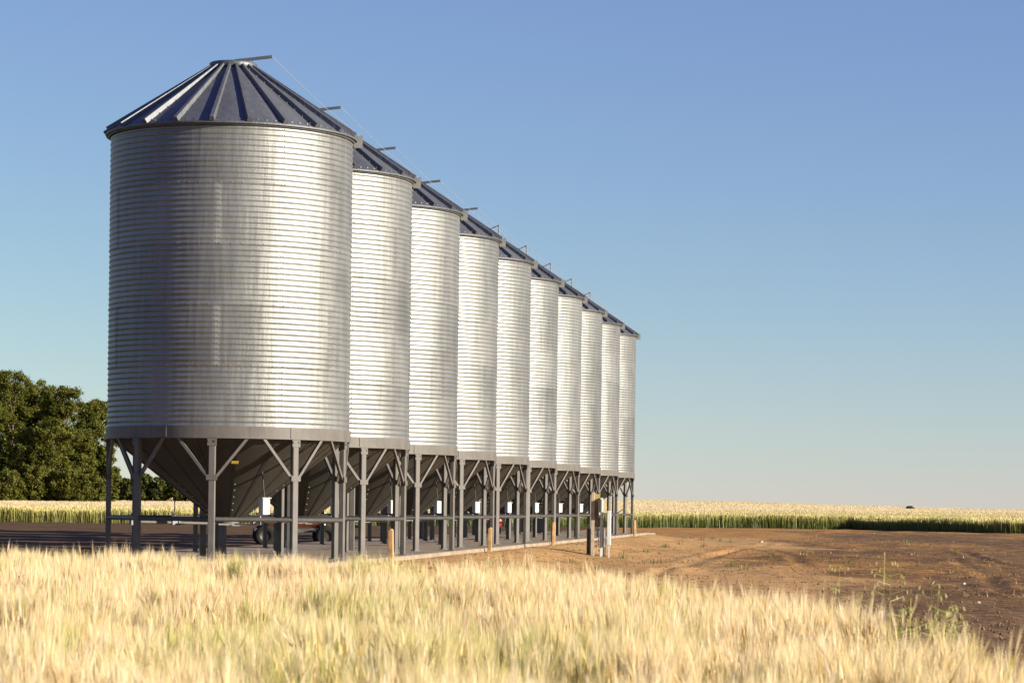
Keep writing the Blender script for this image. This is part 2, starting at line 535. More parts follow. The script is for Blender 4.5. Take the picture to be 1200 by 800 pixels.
def make_wall():
    angs = []
    for i in range(12):
        a0 = i * math.pi / 6
        angs += [a0 + .0015] + list(np.linspace(a0, a0 + math.pi / 6, 13)[1:-1]) + [a0 + math.pi / 6 - .0015]
    angs = np.array(angs); na = len(angs)
    per = 10
    nz = 11 * NR * per
    zs = np.linspace(Z_BAND1, Z_EAVE, nz + 1)
    A, Z = np.meshgrid(angs, zs)
    ringi = np.minimum(np.floor((Z - Z_BAND1) / RINGH), NR - 1)
    half = (ringi % 2) * math.pi / 6
    fr = ((A + half) % (math.pi / 3)) / (math.pi / 3)
    ph = (Z - Z_BAND1) / RINGH * 11 * 2 * math.pi
    rad = RB - .006 + .0068 * np.cos(ph) + .003 * fr + .0025 * (1 - ((Z - Z_BAND1) / RINGH - ringi))
    V = np.stack([rad * np.cos(A), rad * np.sin(A), Z], -1).reshape(-1, 3)
    ii = np.arange((nz + 1) * na).reshape(nz + 1, na)
    nx = np.roll(ii, -1, axis=1)
    q = np.stack([ii[:-1], nx[:-1], nx[1:], ii[1:]], -1).reshape(-1, 4)
    # bolt heads along the lapped seams
    bv = []; bf = []; base = len(V)

    def bolt(a, z, r=.011, h=.008):
        rr = RB + .002
        c = np.array([rr * math.cos(a), rr * math.sin(a), z]); nrm = np.array([math.cos(a), math.sin(a), 0]); tn = np.array([-math.sin(a), math.cos(a), 0]); up = np.array([0, 0, 1.])
        b = base + len(bv)
        for s_, t_ in ((-1, -1), (1, -1), (1, 1), (-1, 1)): bv.append(c + tn * r * s_ + up * r * t_)
        for s_, t_ in ((-1, -1), (1, -1), (1, 1), (-1, 1)): bv.append(c + nrm * h + tn * r * .6 * s_ + up * r * .6 * t_)
        bf.extend([(b + 4, b + 5, b + 6, b + 7), (b, b + 1, b + 5, b + 4), (b + 1, b + 2, b + 6, b + 5), (b + 2, b + 3, b + 7, b + 6), (b + 3, b, b + 4, b + 7)])
    for r_ in range(NR):
        for s_ in range(6):
            a = s_ * math.pi / 3 - (r_ % 2) * math.pi / 6
            for j in range(11):
                for da in (-.011, .011):
                    bolt(a + da, Z_BAND1 + RINGH * (r_ + (j + .0) / 11))
    for r_ in range(1, NR):
        for s_ in range(72):
            bolt(s_ * 2 * math.pi / 72 + .02, Z_BAND1 + RINGH * r_)
    V = np.concatenate([V, np.array(bv)]); q = np.concatenate([q, np.array(bf)])
    me_o = raw_mesh('wall', V, q, np.full(len(q), 4), M['wall'], True)
    return me_o


def make_roof(parent):
    b = MB()
    r0, z0, r1, z1 = RB + .085, Z_EAVE - .01, .41, Z_EAVE + 1.31
    nrib = 22
    prof = [(r0, z0 - .03), (r0 + .004, z0)]
    for i in range(1, 4):                       # lapped cross seams
        t = i / 4
        r, z = r0 + (r1 - r0) * t, z0 + (z1 - z0) * t
        prof += [(r + .01, z + .004), (r - .01, z + .016)]
    prof += [(r1, z1)]
    b.lathe(prof, nrib * 6, smooth=False)
    b.lathe([(r0 - .01, z0 - .012), (r1, z1 - .02)], 66)      # underside
    b.lathe([(r0, z0 - .03), (r0 - .012, z0 - .03), (r0 - .012, z0 - .012)], 66, smooth=False)
    for k in range(nrib):
        a = LOS + R(-9) + 2 * math.pi * k / nrib
        er = Vector((math.cos(a), math.sin(a), 0)); et = Vector((-math.sin(a), math.cos(a), 0))
        p0 = er * (r0 + .012) + Vector((0, 0, z0)); p1 = er * (r1 + .0) + Vector((0, 0, z1))
        d = (p1 - p0).normalized(); up = et.cross(d); up = up if up.z > 0 else -up
        P = []
        for p, wb, wt, h in ((p0, .052, .034, .085), (p1, .030, .020, .06)):
            P += [p - et * wb, p + et * wb, p + et * wt + up * h, p - et * wt + up * h]
        b.add(P, [(0, 1, 2, 3), (7, 6, 5, 4), (1, 5, 6, 2), (2, 6, 7, 3), (3, 7, 4, 0)])
        for j in range(9):                      # bolts on the rib foot and along the eave
            t = (j + .5) / 9
            for s_ in (-1, 1):
                p = p0.lerp(p1, t) + et * s_ * (.075 - .03 * t) + up * .008
                b.box(p, (.018, .018, .012), rz=a)
        for j in range(3):
            aa = a + 2 * math.pi / nrib * (j + 1) / 4
            b.box((math.cos(aa) * (r0 - .06), math.sin(aa) * (r0 - .06), z0 + .05), (.022, .022, .02), rz=aa)
    return b.build('roof', M['roof'], parent)


def make_bin(label):
    root = empty('grain_bin', (BIN0[0], BIN0[1], 0))
    tag(root, label, 'grain bin', 'row of steel hopper grain bins')
    w = make_wall(); w.parent = root
    make_roof(root)
    # eave seal strip, dark gap under the roof
    b = MB(); b.lathe([(RB + .02, Z_EAVE - .075), (RB + .05, Z_EAVE - .06), (RB + .05, Z_EAVE - .025), (RB + .02, Z_EAVE - .02)], 72)
    b.build('eave_trim', M['dark_steel'], root)
    # cap on the roof
    zc = Z_EAVE + 1.30
    b = MB(); b.lathe([(.40, zc - .06), (.40, zc + .055)], 40, smooth=True)
    col_ = b.build('roof_collar', M['zinc'], root)
    b = MB(); b.lathe([(.425, zc + .05), (.44, zc + .0), (.45, zc + .01), (.45, zc + .10), (.43, zc + .115), (.2, zc + .14), (.001, zc + .145)], 40)
    b.build('lid', M['roof'], root)
    # support ring
    b = MB()
    b.lathe([(RB + .014, Z_BAND0 + .012), (RB + .014, Z_BAND1 + .004)], 96)
    b.lathe([(RB + .014, Z_BAND1 + .004), (RB - .03, Z_BAND1 + .004)], 96, smooth=False)
    b.lathe([(RB + .014, Z_BAND0 + .012), (RB + .022, Z_BAND0 + .012), (RB + .022, Z_BAND0), (RB - .16, Z_BAND0)], 96, smooth=False)
    for k in range(6):
        a = LOS + R(-30 + 60 * k)
        b.box((math.cos(a) * (RB + .018), math.sin(a) * (RB + .018), (Z_BAND0 + Z_BAND1) / 2 + .005), (.012, .05, .19), rz=a)
    b.build('support_ring', M['steel'], root)
    # hopper cone with lapped radial seams
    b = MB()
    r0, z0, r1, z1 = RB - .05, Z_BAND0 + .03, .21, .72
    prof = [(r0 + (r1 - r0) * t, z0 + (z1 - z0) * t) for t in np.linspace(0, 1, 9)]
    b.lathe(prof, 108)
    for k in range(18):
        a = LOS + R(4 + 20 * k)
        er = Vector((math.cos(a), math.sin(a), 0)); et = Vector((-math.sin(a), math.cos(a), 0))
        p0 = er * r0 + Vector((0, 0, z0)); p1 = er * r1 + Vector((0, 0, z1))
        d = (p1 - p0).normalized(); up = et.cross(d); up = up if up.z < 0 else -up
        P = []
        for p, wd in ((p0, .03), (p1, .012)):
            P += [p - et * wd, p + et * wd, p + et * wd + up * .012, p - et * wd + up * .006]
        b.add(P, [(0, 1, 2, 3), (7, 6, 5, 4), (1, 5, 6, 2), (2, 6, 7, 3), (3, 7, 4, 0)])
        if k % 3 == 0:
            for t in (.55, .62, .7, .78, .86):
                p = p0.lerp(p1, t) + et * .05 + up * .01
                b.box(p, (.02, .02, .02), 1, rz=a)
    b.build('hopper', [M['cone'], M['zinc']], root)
    # outlet with slide gate
    b = MB()
    b.lathe([(.21, .73), (.21, .64), (.25, .64), (.25, .625), (.001, .625)], 24, smooth=False)
    b.box((0, 0, .655), (.62, .40, .03), rz=LOS + R(-60))
    b.build('outlet', M['steel'], root)
    # legs, braces, rails: built once in leg coordinates, then turned round the bin
    RL = RB - .045
    b = MB()
    b.box((RL, 0, Z_BAND0 / 2), (.10, .125, Z_BAND0 - .004), bev=.012)
    b.box((RL, 0, .008), (.16, .19, .016))
    b.box((RL + .052, 0, Z_BAND0 - .07), (.016, .17, .13))
    for sy in (-.06, .06):
        b.box((RL + .066, sy, Z_BAND0 - .05), (.016, .03, .03))
    leg_me = None
    braces = []
    for k in range(NLEG):
        a = LEG0 + 2 * math.pi * k / NLEG
        if leg_me is None:
            o = b.build('leg', M['steel'], root, rz=a); leg_me = o.data
        else:
            inst('leg', leg_me, root, rz=a)
    for s_ in (-1, 1):
        b = MB()
        ea = R(16.3) * s_
        p0 = (RL + .01, .06 * s_, Z_BAND0 - .72); p1 = (RL * math.cos(ea) + .02, RL * math.sin(ea), Z_BAND0 + .003)
        b.bar(p0, p1, .052, .05)
        b.box((RL + .056, .05 * s_, Z_BAND0 - .71), (.012, .10, .10))
        me = None
        for k in range(NLEG):
            a = LEG0 + 2 * math.pi * k / NLEG
            if me is None: me = b.build('brace', M['steel'], root, rz=a).data
            else: inst('brace', me, root, rz=a)
    b = MB()
    th = 2 * math.pi / NLEG
    b.tube([(RL, 0.05, .76), (RL * math.cos(th) + .03, RL * math.sin(th) - .04, .76)], .044, 10)
    me = None
    for k in range(NLEG):
        a = LEG0 + 2 * math.pi * k / NLEG
        if me is None: me = b.build('rail', M['rail'], root, rz=a).data
        else: inst('rail', me, root, rz=a)
    # slide gate rod with crank, running out to the side
    a = LOS + R(-62)
    b = MB()
    ex, ey = math.cos(a), math.sin(a)
    b.tube([(ex * .25, ey * .25, .665), (ex * 2.02, ey * 2.02, .69)], .028, 8)
    for rr in (1.1, 1.95):
        b.box((ex * rr, ey * rr, .675), (.16, .09, .09), 1, rz=a)
    b.tube([(ex * 1.12, ey * 1.12, .70), (ex * 1.12, ey * 1.12, 1.10)], .012, 6, 1)
    b.bar((ex * 1.02, ey * 1.02, .77), (ex * 1.22, ey * 1.22, .77), .03, .03, 1)
    b.build('gate_rod', [M['steel'], M['dark_steel']], root)
    # pulley bracket of the lid opener on the right of the eave
    a = LOS + R(86)
    b = MB()
    ex, ey = math.cos(a), math.sin(a)
    b.box((ex * (RB + .10), ey * (RB + .10), Z_EAVE - .06), (.16, .07, .16), rz=a)
    b.box((ex * (RB + .16), ey * (RB + .16), Z_EAVE + .03), (.05, .05, .12), rz=a)
    b.build('pulley_bracket', M['zinc'], root)
    return root


ORD = ['nearest', 'second', 'third', 'fourth', 'fifth', 'sixth', 'seventh', 'eighth', 'ninth', 'farthest']


def bin_label(i):
    if i == 0: return 'nearest ribbed steel grain bin, its conical roof and grey hopper seen whole'
    if i == 9: return 'farthest steel grain bin, last of the row beside the open field'
    lev = 'long lid lever on its roof' if i < 5 else 'small upright lid bracket on its roof'
    return f'{ORD[i]} steel grain bin from the camera, {lev}'


bin0 = make_bin(bin_label(0))
children0 = kids(bin0)
bins = [bin0]
for i in range(1, 10):
    p = BIN0 + E_ROW * STEP * i
    r = bin0.copy(); COL.objects.link(r); r.location = (p[0], p[1], 0)
    r['label'] = bin_label(i)
    for c in children0:
        d = c.copy(); COL.objects.link(d); d.parent = r
    bins.append(r)

# lid levers: a long arm with a pull cable on the near five, a folded bracket on the far five
zc = Z_EAVE + 1.30
br = (math.cos(LOS + R(86)) * (RB + .15), math.sin(LOS + R(86)) * (RB + .15), Z_EAVE + .06)
arm = MB()
tip = (.74, -.05, zc + .245)
arm.bar((.02, .0, zc + .165), tip, .04, .055)
arm.tube([(.42, -.02, zc + .03), (.36, -.02, zc + .20)], .012, 6)
arm.tube([(.40, .06, zc + .03), (.10, .03, zc + .17)], .012, 6)
cab = MB()
cab.tube([tip, (tip[0] + (br[0] - tip[0]) * .5, tip[1] + (br[1] - tip[1]) * .5, (tip[2] + br[2]) / 2 - .06), br], .0055, 5)
fold = MB()
fold.tube([(.42, -.03, zc - .02), (.41, -.03, zc + .44)], .022, 6)
fold.tube([(.42, -.03, zc + .44), (-.12, .0, zc + .20)], .018, 6)
fcab = MB()
fcab.tube([(.41, -.03, zc + .44), ((.41 + br[0]) / 2, (-.03 + br[1]) / 2, (zc + .44 + br[2]) / 2 - .04), br], .0055, 5)
la = ca = lf = cf = None
for i, b_ in enumerate(bins):
    if i < 5:
        if la is None:
            la = arm.build('lid_lever', M['dark_steel'], b_); ca = cab.build('lid_cable', M['wire'], b_)
        else:
            inst('lid_lever', la.data, b_); inst('lid_cable', ca.data, b_)
    else:
        if lf is None:
            lf = fold.build('lid_bracket', M['dark_steel'], b_); cf = fcab.build('lid_cable', M['wire'], b_)
        else:
            inst('lid_bracket', lf.data, b_); inst('lid_cable', cf.data, b_)

# control box hanging under each hopper
cb = MB()
px, py = N_ROW[0] * .98 + E_ROW[0] * -1.15, N_ROW[1] * .98 + E_ROW[1] * -1.15
cb.box((px, py, 1.0), (.16, .16, .29), rz=R(38), bev=.012)
cb.box((px, py, 1.158), (.19, .19, .016), rz=R(38))
cb.tube([(px, py, 1.16), (px * .93, py * .93, 1.70)], .012, 6, 1)
cb.tube([(px * .9, py * .9, .83), (px * .9, py * .9, .66), (px * .2, py * .2, .66)], .015, 6)
cbo = None
for b_ in bins:
    if cbo is None: cbo = cb.build('control_box', [M['box'], M['cone']], b_)
    else: inst('control_box', cbo.data, b_)

# little yellow notice stuck on the hopper of the nearest bin
a = LOS + R(4.2); r0, z0, r1, z1 = RB - .05, Z_BAND0 + .03, .21, .72
t = .29; rr = r0 + (r1 - r0) * t; zz = z0 + (z1 - z0) * t
sl = math.atan2(z0 - z1, r0 - r1)
er = Vector((math.cos(a), math.sin(a), 0)); et = Vector((-math.sin(a), math.cos(a), 0))
dn = (er * (r1 - r0) + Vector((0, 0, z1 - z0))).normalized(); out = et.cross(dn); out = out if out.z < 0 else -out
c = er * rr + Vector((0, 0, zz)) + out * .012
b = MB()
P = []
for o_ in (0, .004):
    for su, sv in ((-1, -1), (1, -1), (1, 1), (-1, 1)):
        P.append(c + et * (.065 * su) + dn * (.035 * sv) + out * o_)
b.add(P, [(0, 1, 2, 3), (7, 6, 5, 4), (0, 4, 5, 1), (1, 5, 6, 2), (2, 6, 7, 3), (3, 7, 4, 0)])
b.build('notice', M['yellow'], bin0)

# ------------------------------------------------------------------ stakes along the slab edge
SK = [(53.1, .64, 'weathered wooden stake at the slab edge, nearest the barley'),
      (66.3, .58, 'short wooden stake at the slab edge, second from the barley'),
      (78.9, .66, 'short wooden stake at the slab edge, just this side of the electrical posts'),
      (104.5, .62, 'pale wooden stake at the far corner of the slab by the last bin')]
for Y, h, lab in SK:
    t_ = (Y - BIN0[1]) / E_ROW[1]
    X = (2.56 - (Y - BIN0[1]) * N_ROW[1]) / N_ROW[0] + BIN0[0]
    z = float(ground_z(X, Y))
    b = MB()
    b.box((0, 0, h / 2 - .05), (.105, .105, h + .1), bev=.012)
    b.lathe([(.055, h), (.04, h + .025), (.001, h + .03)], 8, smooth=False)
    o = b.build('wooden_stake', M['wood'], loc=(X, Y, z), rz=rn.uniform(-.2, .2))
    o.rotation_euler[0] = rn.uniform(-.02, .03); o.rotation_euler[1] = rn.uniform(-.03, .03)
    tag(o, lab, 'stake', 'wooden stakes along the slab edge')

# ------------------------------------------------------------------ electrical station on the dirt
PY = 73.0; PXM = F / PY


def pxx(px, py=640): return (px - CX + ROLL * (py - CY)) / PXM


def pzz(py, px=700): return CAMZ - (py - CY - ROLL * (px - CX)) / PXM


def pbox(b, x0, x1, y0, y1, dy, depth, mi=0, bev=.01):
    c = ((pxx(x0) + pxx(x1)) / 2, PY + dy, (pzz(y0) + pzz(y1)) / 2)
    b.box((c[0] - SX, c[1] - PY, c[2] - SZ), (pxx(x1) - pxx(x0), depth, pzz(y0) - pzz(y1)), mi, bev=bev)


SX = pxx(699); SZ = float(ground_z(SX, PY))
st = empty('electrical_station', (SX, PY, SZ))
tag(st, 'wooden utility posts with board and meter box standing on the dirt beside the bins', 'electrical station')
b = MB(); pbox(b, 692, 696.3, 577, 651.5, 0, .10); b.build('post', M['wood_grey'], st)
b = MB(); pbox(b, 702.6, 706, 583, 652, 0, .09); b.build('post', M['white'], st)
b = MB(); pbox(b, 695.2, 702.8, 578.5, 617, .068, .03, bev=0)
b.build('board', M['wood_yellow'], st)
b = MB(); pbox(b, 699.6, 704.2, 585, 606.5, -.075, .12, bev=.015); pbox(b, 700.6, 701.4, 606, 640, -.03, .02, bev=0)
mb_ = b.build('meter_box', M['rail'], st)
b = MB(); pbox(b, 701.2, 702.8, 600, 603, -.14, .012, bev=0); b.build('window', M['white'], mb_)
for i, yy in enumerate((622, 627.5, 633, 638)):
    b = MB(); pbox(b, 696.6, 699.6, yy, yy + 3.0, -.02, .07, bev=.01)
    b.build('terminal_box', M['white'], st)
b = MB(); pbox(b, 694, 704, 619.5, 621, .0, .05, bev=0); pbox(b, 694, 704, 644, 645.5, .0, .05, bev=0)
b.build('crossbar', M['wood_grey'], st)
for (xa, xb, lab, dy) in ((687.8, 696.6, 'black plastic drum behind the grey wooden utility post', .36), (703, 710.4, 'black plastic drum between the white utility post and the white cabinet', .34)):
    r_ = (pxx(xb) - pxx(xa)) / 2; X = (pxx(xa) + pxx(xb)) / 2; Y = PY + dy
    z = float(ground_z(X, Y)); hh = pzz(619) - z
    b = MB()
    b.lathe([(.001, 0), (r_ * .95, 0), (r_, .03), (r_, hh * .31), (r_ * 1.03, hh * .33), (r_, hh * .35), (r_, hh * .64), (r_ * 1.03, hh * .66), (r_, hh * .68), (r_, hh - .03), (r_ * .96, hh), (r_ * .9, hh), (r_ * .88, hh - .02), (.001, hh - .02)], 24)
    tag(b.build('drum', M['black'], loc=(X, Y, z)), lab, 'drum', 'black drums at the utility posts')
X = pxx(713); Y = PY - .10; z = float(ground_z(X, Y))
cbn = empty('cabinet_post', (X, Y, z))
tag(cbn, 'tall narrow white cabinet on a thin white post beside the utility posts', 'cabinet')
b = MB(); b.box((0, 0, (pzz(598) + pzz(638)) / 2 - z), (.115, .16, pzz(598) - pzz(638)), bev=.015); b.build('cabinet', M['white'], cbn)
b = MB(); b.box((0.012, .02, (pzz(638) - z) / 2 - .02), (.036, .036, pzz(638) - z + .04)); b.build('post', M['white'], cbn)
b = MB(); b.tube([(.055, 0, pzz(598) - z - .05), (.20, .05, pzz(598) - z - .08), (.42, .1, pzz(598) - z + .06)], .012, 6); b.build('conduit', M['rail'], cbn)

# ------------------------------------------------------------------ machines parked behind the bins, in their shade
def wheel(parent, loc, r, w, rot):
    o = empty('wheel', loc, rot); o.parent = parent
    b = MB()
    prof = [(r * .55, -w * .42), (r * .85, -w * .5), (r * .97, -w * .38), (r, -w * .15), (r, w * .15), (r * .97, w * .38), (r * .85, w * .5), (r * .55, w * .42)]
    n = 32; P = []; Fs = []
    for rr, yy in prof:
        for k in range(n):
            t = 2 * math.pi * k / n
            q_ = rr + (.012 if k % 2 and abs(yy) < w * .4 else 0)
            P.append((q_ * math.cos(t), yy, q_ * math.sin(t)))
    for i in range(len(prof) - 1):
        for k in range(n):
            j = (k + 1) % n; Fs.append((i * n + k, i * n + j, (i + 1) * n + j, (i + 1) * n + k))
    b.add(P, Fs, 0, True); b.build('tyre', M['rubber'], o)
    b = MB(); P = []
    prof = [(r * .56, -w * .4), (r * .5, -w * .3), (r * .15, -w * .2), (.001, -w * .25)]
    prof2 = [(a, -c) for a, c in prof[::-1]]
    for pr in (prof, prof2):
        P = []; Fs = []
        for rr, yy in pr:
            for k in range(20):
                t = 2 * math.pi * k / 20; P.append((rr * math.cos(t), yy, rr * math.sin(t)))
        for i in range(len(pr) - 1):
            for k in range(20):
                j = (k + 1) % 20; Fs.append((i * 20 + k, i * 20 + j, (i + 1) * 20 + j, (i + 1) * 20 + k))
        b.add(P, Fs, 0, True)
    b.build('rim', M['cone'], o)
    return o


X, Y = -6.15, 75.0
z = float(ground_z(X, Y))
wg = empty('farm_wagon', (X, Y, z), R(8))
tag(wg, 'rusty orange farm wagon on black tyres parked in shade behind the near bins', 'wagon')
b = MB()
hw, hl, ht, hb = .62, 1.05, .92, .52
P = []
for zz, sx, sy in ((hb, .55, .6), (ht - .18, 1, 1), (ht, 1, 1)):
    for x_, y_ in ((-1, -1), (1, -1), (1, 1), (-1, 1)): P.append((x_ * hl * sx, y_ * hw * sy, zz))
b.add(P, [(3, 2, 1, 0)] + [(i * 4 + k, i * 4 + (k + 1) % 4, (i + 1) * 4 + (k + 1) % 4, (i + 1) * 4 + k) for i in range(2) for k in range(4)])
P = [(x_ * (hl - .03), y_ * (hw - .03), zz) for zz in (ht - .2, ht) for x_, y_ in ((-1, -1), (1, -1), (1, 1), (-1, 1))]
b.add(P, [(0, 1, 2, 3)] + [(k, k + 4, (k + 1) % 4 + 4, (k + 1) % 4) for k in range(4)])
P = [(x_ * (hl + .02), y_ * (hw + .02), ht - .02) for x_, y_ in ((-1, -1), (1, -1), (1, 1), (-1, 1))]
for k in range(4): b.bar(P[k], P[(k + 1) % 4], .05, .05)
b.build('body', M['orange'], wg)
b = MB()
for s_ in (-1, 1):
    b.bar((-1.15, .38 * s_, .44), (1.15, .38 * s_, .44), .08, .10)
    b.bar((s_ * .85, -.66, .32), (s_ * .85, .66, .32), .08, .08)
    for sx in (-1, 1): b.bar((sx * .85, .38 * s_, .32), (sx * .75, .38 * s_, .62), .06, .06)
b.build('chassis', M['dark_steel'], wg)
b = MB(); b.bar((1.1, 0, .42), (2.0, 0, .62), .07, .07); b.bar((1.12, .3, .42), (1.6, 0, .52), .05, .05); b.bar((1.12, -.3, .42), (1.6, 0, .52), .05, .05)
b.build('drawbar', M['rail'], wg)
for sx in (-1, 1):
    for sy in (-1, 1): wheel(wg, (sx * .85, sy * .72, .29), .29, .24, 0)

X, Y = -.80, 100.5
z = float(ground_z(X, Y)) if row_nt(X, Y)[0] < PAD_N[0] else 0.0
rc = empty('tank_cart', (X, Y, z), R(-6))
tag(rc, 'red tank cart with black tyres parked behind the middle bins', 'cart')
b = MB(); n = 24; P = []; Fs = []
prof = [(.001, -.48), (.14, -.46), (.22, -.40), (.25, -.3), (.25, .3), (.22, .40), (.14, .46), (.001, .48)]
for rr, xx in prof:
    for k in range(n):
        t = 2 * math.pi * k / n; P.append((xx, rr * math.cos(t), .48 + rr * math.sin(t)))
for i in range(len(prof) - 1):
    for k in range(n):
        j = (k + 1) % n; Fs.append((i * n + k, i * n + j, (i + 1) * n + j, (i + 1) * n + k))
b.add(P, Fs, 0, True); b.lathe([(.05, .70), (.05, .78), (.001, .78)], 12)
b.build('tank', M['red'], rc)
b = MB()
for s_ in (-1, 1): b.bar((-.5, .18 * s_, .25), (.55, .18 * s_, .25), .05, .05)
b.bar((0, -.4, .2), (0, .4, .2), .05, .05); b.bar((.5, 0, .25), (1.0, 0, .4), .05, .05); b.bar((-.35, -.2, .25), (-.35, .2, .25), .05, .05)
b.build('frame', M['dark_steel'], rc)
for s_ in (-1, 1): wheel(rc, (-.1, .38 * s_, .2), .2, .12, 0)

# white pipe post by the wagon
p = at(379, 638, -.2); z = float(ground_z(p[0], p[1]))
b = MB(); b.tube([(0, 0, -.05), (0, 0, .98)], .055, 12); b.lathe([(.075, .0), (.075, .05), (.055, .06)], 12); b.lathe([(.062, .94), (.062, 1.0), (.001, 1.01)], 12)
tag(b.build('pipe_post', M['white'], loc=(p[0], p[1], z)), 'white pipe post standing in the open behind the second bin', 'post')

# ------------------------------------------------------------------ trees
def make_tree(name, label, X, Y, h, r, seed, crown0=.08, nleaf=17000, group=None, cat='tree', col=(.066, .076, .012), lsize=.20):
    rg = np.random.default_rng(seed); rr = random.Random(seed)
    z = float(ground_z(X, Y))
    root = empty(name, (X, Y, z))
    tag(root, label, cat, group)
    b = MB()
    tr = max(.08, h * .018)
    pts = [(0, 0, -.2)]; 
    for i in range(1, 6):
        pts.append((rr.uniform(-.04, .04) * h * .5, rr.uniform(-.04, .04) * h * .5, h * .82 * i / 5))
    b.tube(pts, [tr * (1 - .16 * i) for i in range(6)], 8)
    # clump centres: irregular crown
    nc = int(50 + h * 6)
    cs = []; rs = []
    for i in range(nc):
        u = rr.uniform(crown0, 1.0) ** .9
        wz = math.sin(math.pi * min(1, max(0, (.12 + .80 * (u - crown0) / (1 - crown0))))) ** .6
        a = rr.uniform(0, 2 * math.pi); q = math.sqrt(rr.uniform(.05, 1)) * r * wz * rr.uniform(.75, 1.08)
        cs.append((q * math.cos(a), q * math.sin(a), u * h * .95)); rs.append(rr.uniform(.07, .16) * r * 1.25)
    for i in range(0, nc, 5):
        c = cs[i]; t0_ = max(.1, min(.75, c[2] / h - .18))
        j = t0_ / .82 * 5; k_ = int(j); k_ = min(k_, 4); f_ = j - k_
        p = [pts[k_][d] * (1 - f_) + pts[k_ + 1][d] * f_ for d in range(3)]
        mid = [(p[d] + c[d]) / 2 + (.12 * (c[2] - p[2]) if d == 2 else 0) for d in range(3)]
        b.tube([p, mid, c], [tr * .35, tr * .22, tr * .06], 5)
    b.build('trunk', M['bark'], root)
    cs = np.array(cs); rs = np.array(rs)
    ci = rg.integers(0, nc, nleaf)
    d = rg.normal(size=(nleaf, 3)); d /= np.linalg.norm(d, axis=1)[:, None]
    rad = rs[ci] * (rg.random(nleaf) ** .6) * (rg.uniform(.7, 1.3, nleaf) + .6 * (rg.random(nleaf) > .9))
    P = cs[ci] + d * rad[:, None] * np.array([1, 1, .8])
    fill = rg.random(nleaf) < .38                            # leaves between the clumps
    cj = rg.integers(0, nc, nleaf); fm = rg.random(nleaf)[:, None]
    near_ = np.linalg.norm(cs[ci] - cs[cj], axis=1) < r * 1.1
    P = np.where((fill & near_)[:, None], cs[ci] * fm + cs[cj] * (1 - fm) + d * r * .12, P)
    P[:, 2] = np.maximum(P[:, 2], .1)
    nrm = d + rg.normal(size=(nleaf, 3)) * .7 + np.array([0, 0, .3]); nrm /= np.linalg.norm(nrm, axis=1)[:, None]
    u = np.cross(nrm, rg.normal(size=(nleaf, 3))); u /= np.linalg.norm(u, axis=1)[:, None]
    v = np.cross(nrm, u)
    s = lsize * rg.uniform(.6, 1.4, nleaf)[:, None]
    Q = np.stack([P - u * s, P + v * s * .6, P + u * s, P - v * s * .6], 1).reshape(-1, 3)
    base = np.array(col) * rr.uniform(.9, 1.1)
    cl = base[None] * rg.uniform(.65, 1.4, nleaf)[:, None]
    warm = (rg.random(nc) ** 2)[ci][:, None]                 # some clumps are yellower than others
    cl = cl * (1 - .5 * warm) + np.array([.085, .075, .014])[None] * .5 * warm * rg.uniform(.7, 1.3, nleaf)[:, None] * 1.6
    cl = np.repeat(cl, 4, axis=0)
    fi = np.arange(nleaf * 4).reshape(-1, 4)
    raw_mesh('crown', Q, fi, np.full(nleaf, 4), M['leaf'], False, cl, root)
    return root


TY = 300.0


def tree_at(px, top, Y):
    u = px - CX; bt = top - CY - ROLL * u
    X = (u + ROLL * (top - CY)) / F * Y
    return X, CAMZ - bt / F * Y - float(ground_z(X, Y))


BIG = [(-62, 452, 305, 4.4, 'tall leafy tree'), (-24, 442, 304, 4.2, 'tall leafy tree'),
       (14, 431, 302, 3.9, 'tallest broad olive green tree at the edge of the photograph, beyond the barley'),
       (45, 438, 308, 4.0, 'tall dark tree behind and right of the tallest one, beyond the barley'),
       (78, 449, 303, 3.9, 'broad round topped tree in the middle of the tree clump'),
       (110, 464, 306, 3.0, 'slender tree at the near-bin end of the tree clump, sky showing through')]
for i, (px, top, Y, r, lab) in enumerate(BIG):
    if i < 2: lab = ['dark leafy tree outermost in the clump at the photograph edge', 'leafy tree half hidden by the tallest tree at the photograph edge'][i]
    X, h = tree_at(px, top, Y)
    make_tree('leafy_tree', lab, X, Y, h, r, 40 + i, nleaf=95000, lsize=.10, group='trees beyond the left field')
LOW = [(-10, 520, 296, 2.6), (28, 500, 295, 2.6), (62, 488, 294, 3.0), (96, 508, 296, 2.4), (124, 520, 298, 2.0), (44, 545, 291, 2.2), (82, 548, 291, 2.2), (10, 550, 290, 2.4), (108, 556, 292, 1.9)]
LOWL = ['dark bushy shrub below the outer tall trees', 'olive bushy shrub under the tallest tree', 'large yellowish bush in front of the tree clump middle',
        'leafy bush below the round topped tree', 'leafy bush at the foot of the slender tree', 'low rounded bush in front of the large yellowish bush',
        'low bush at the field edge right of the large yellowish bush', 'low dark bush at the field edge under the tallest tree', 'lowest small bush at the field edge beside the near bin leg']
for i, (px, top, Y, r) in enumerate(LOW):
    X, h = tree_at(px, top, Y)
    make_tree('bush', LOWL[i], X, Y, h, r, 70 + i, crown0=.02, nleaf=36000, lsize=.10, group='bushes under the left trees', cat='bush', col=(.074, .082, .013))
HED = [(132, 556), (150, 560), (168, 554), (187, 558), (206, 556), (226, 560), (246, 557), (266, 561), (288, 560), (312, 563)]
HL = ['just right of the nearest leg', 'second along from the nearest leg', 'tallest, framed between the two outer legs', 'beside the second leg of the near bin', 'under the slope of the near hopper',
      'half hidden behind the near hopper', 'behind the near hopper tip', 'behind the third leg', 'behind the second hopper', 'last of the row']
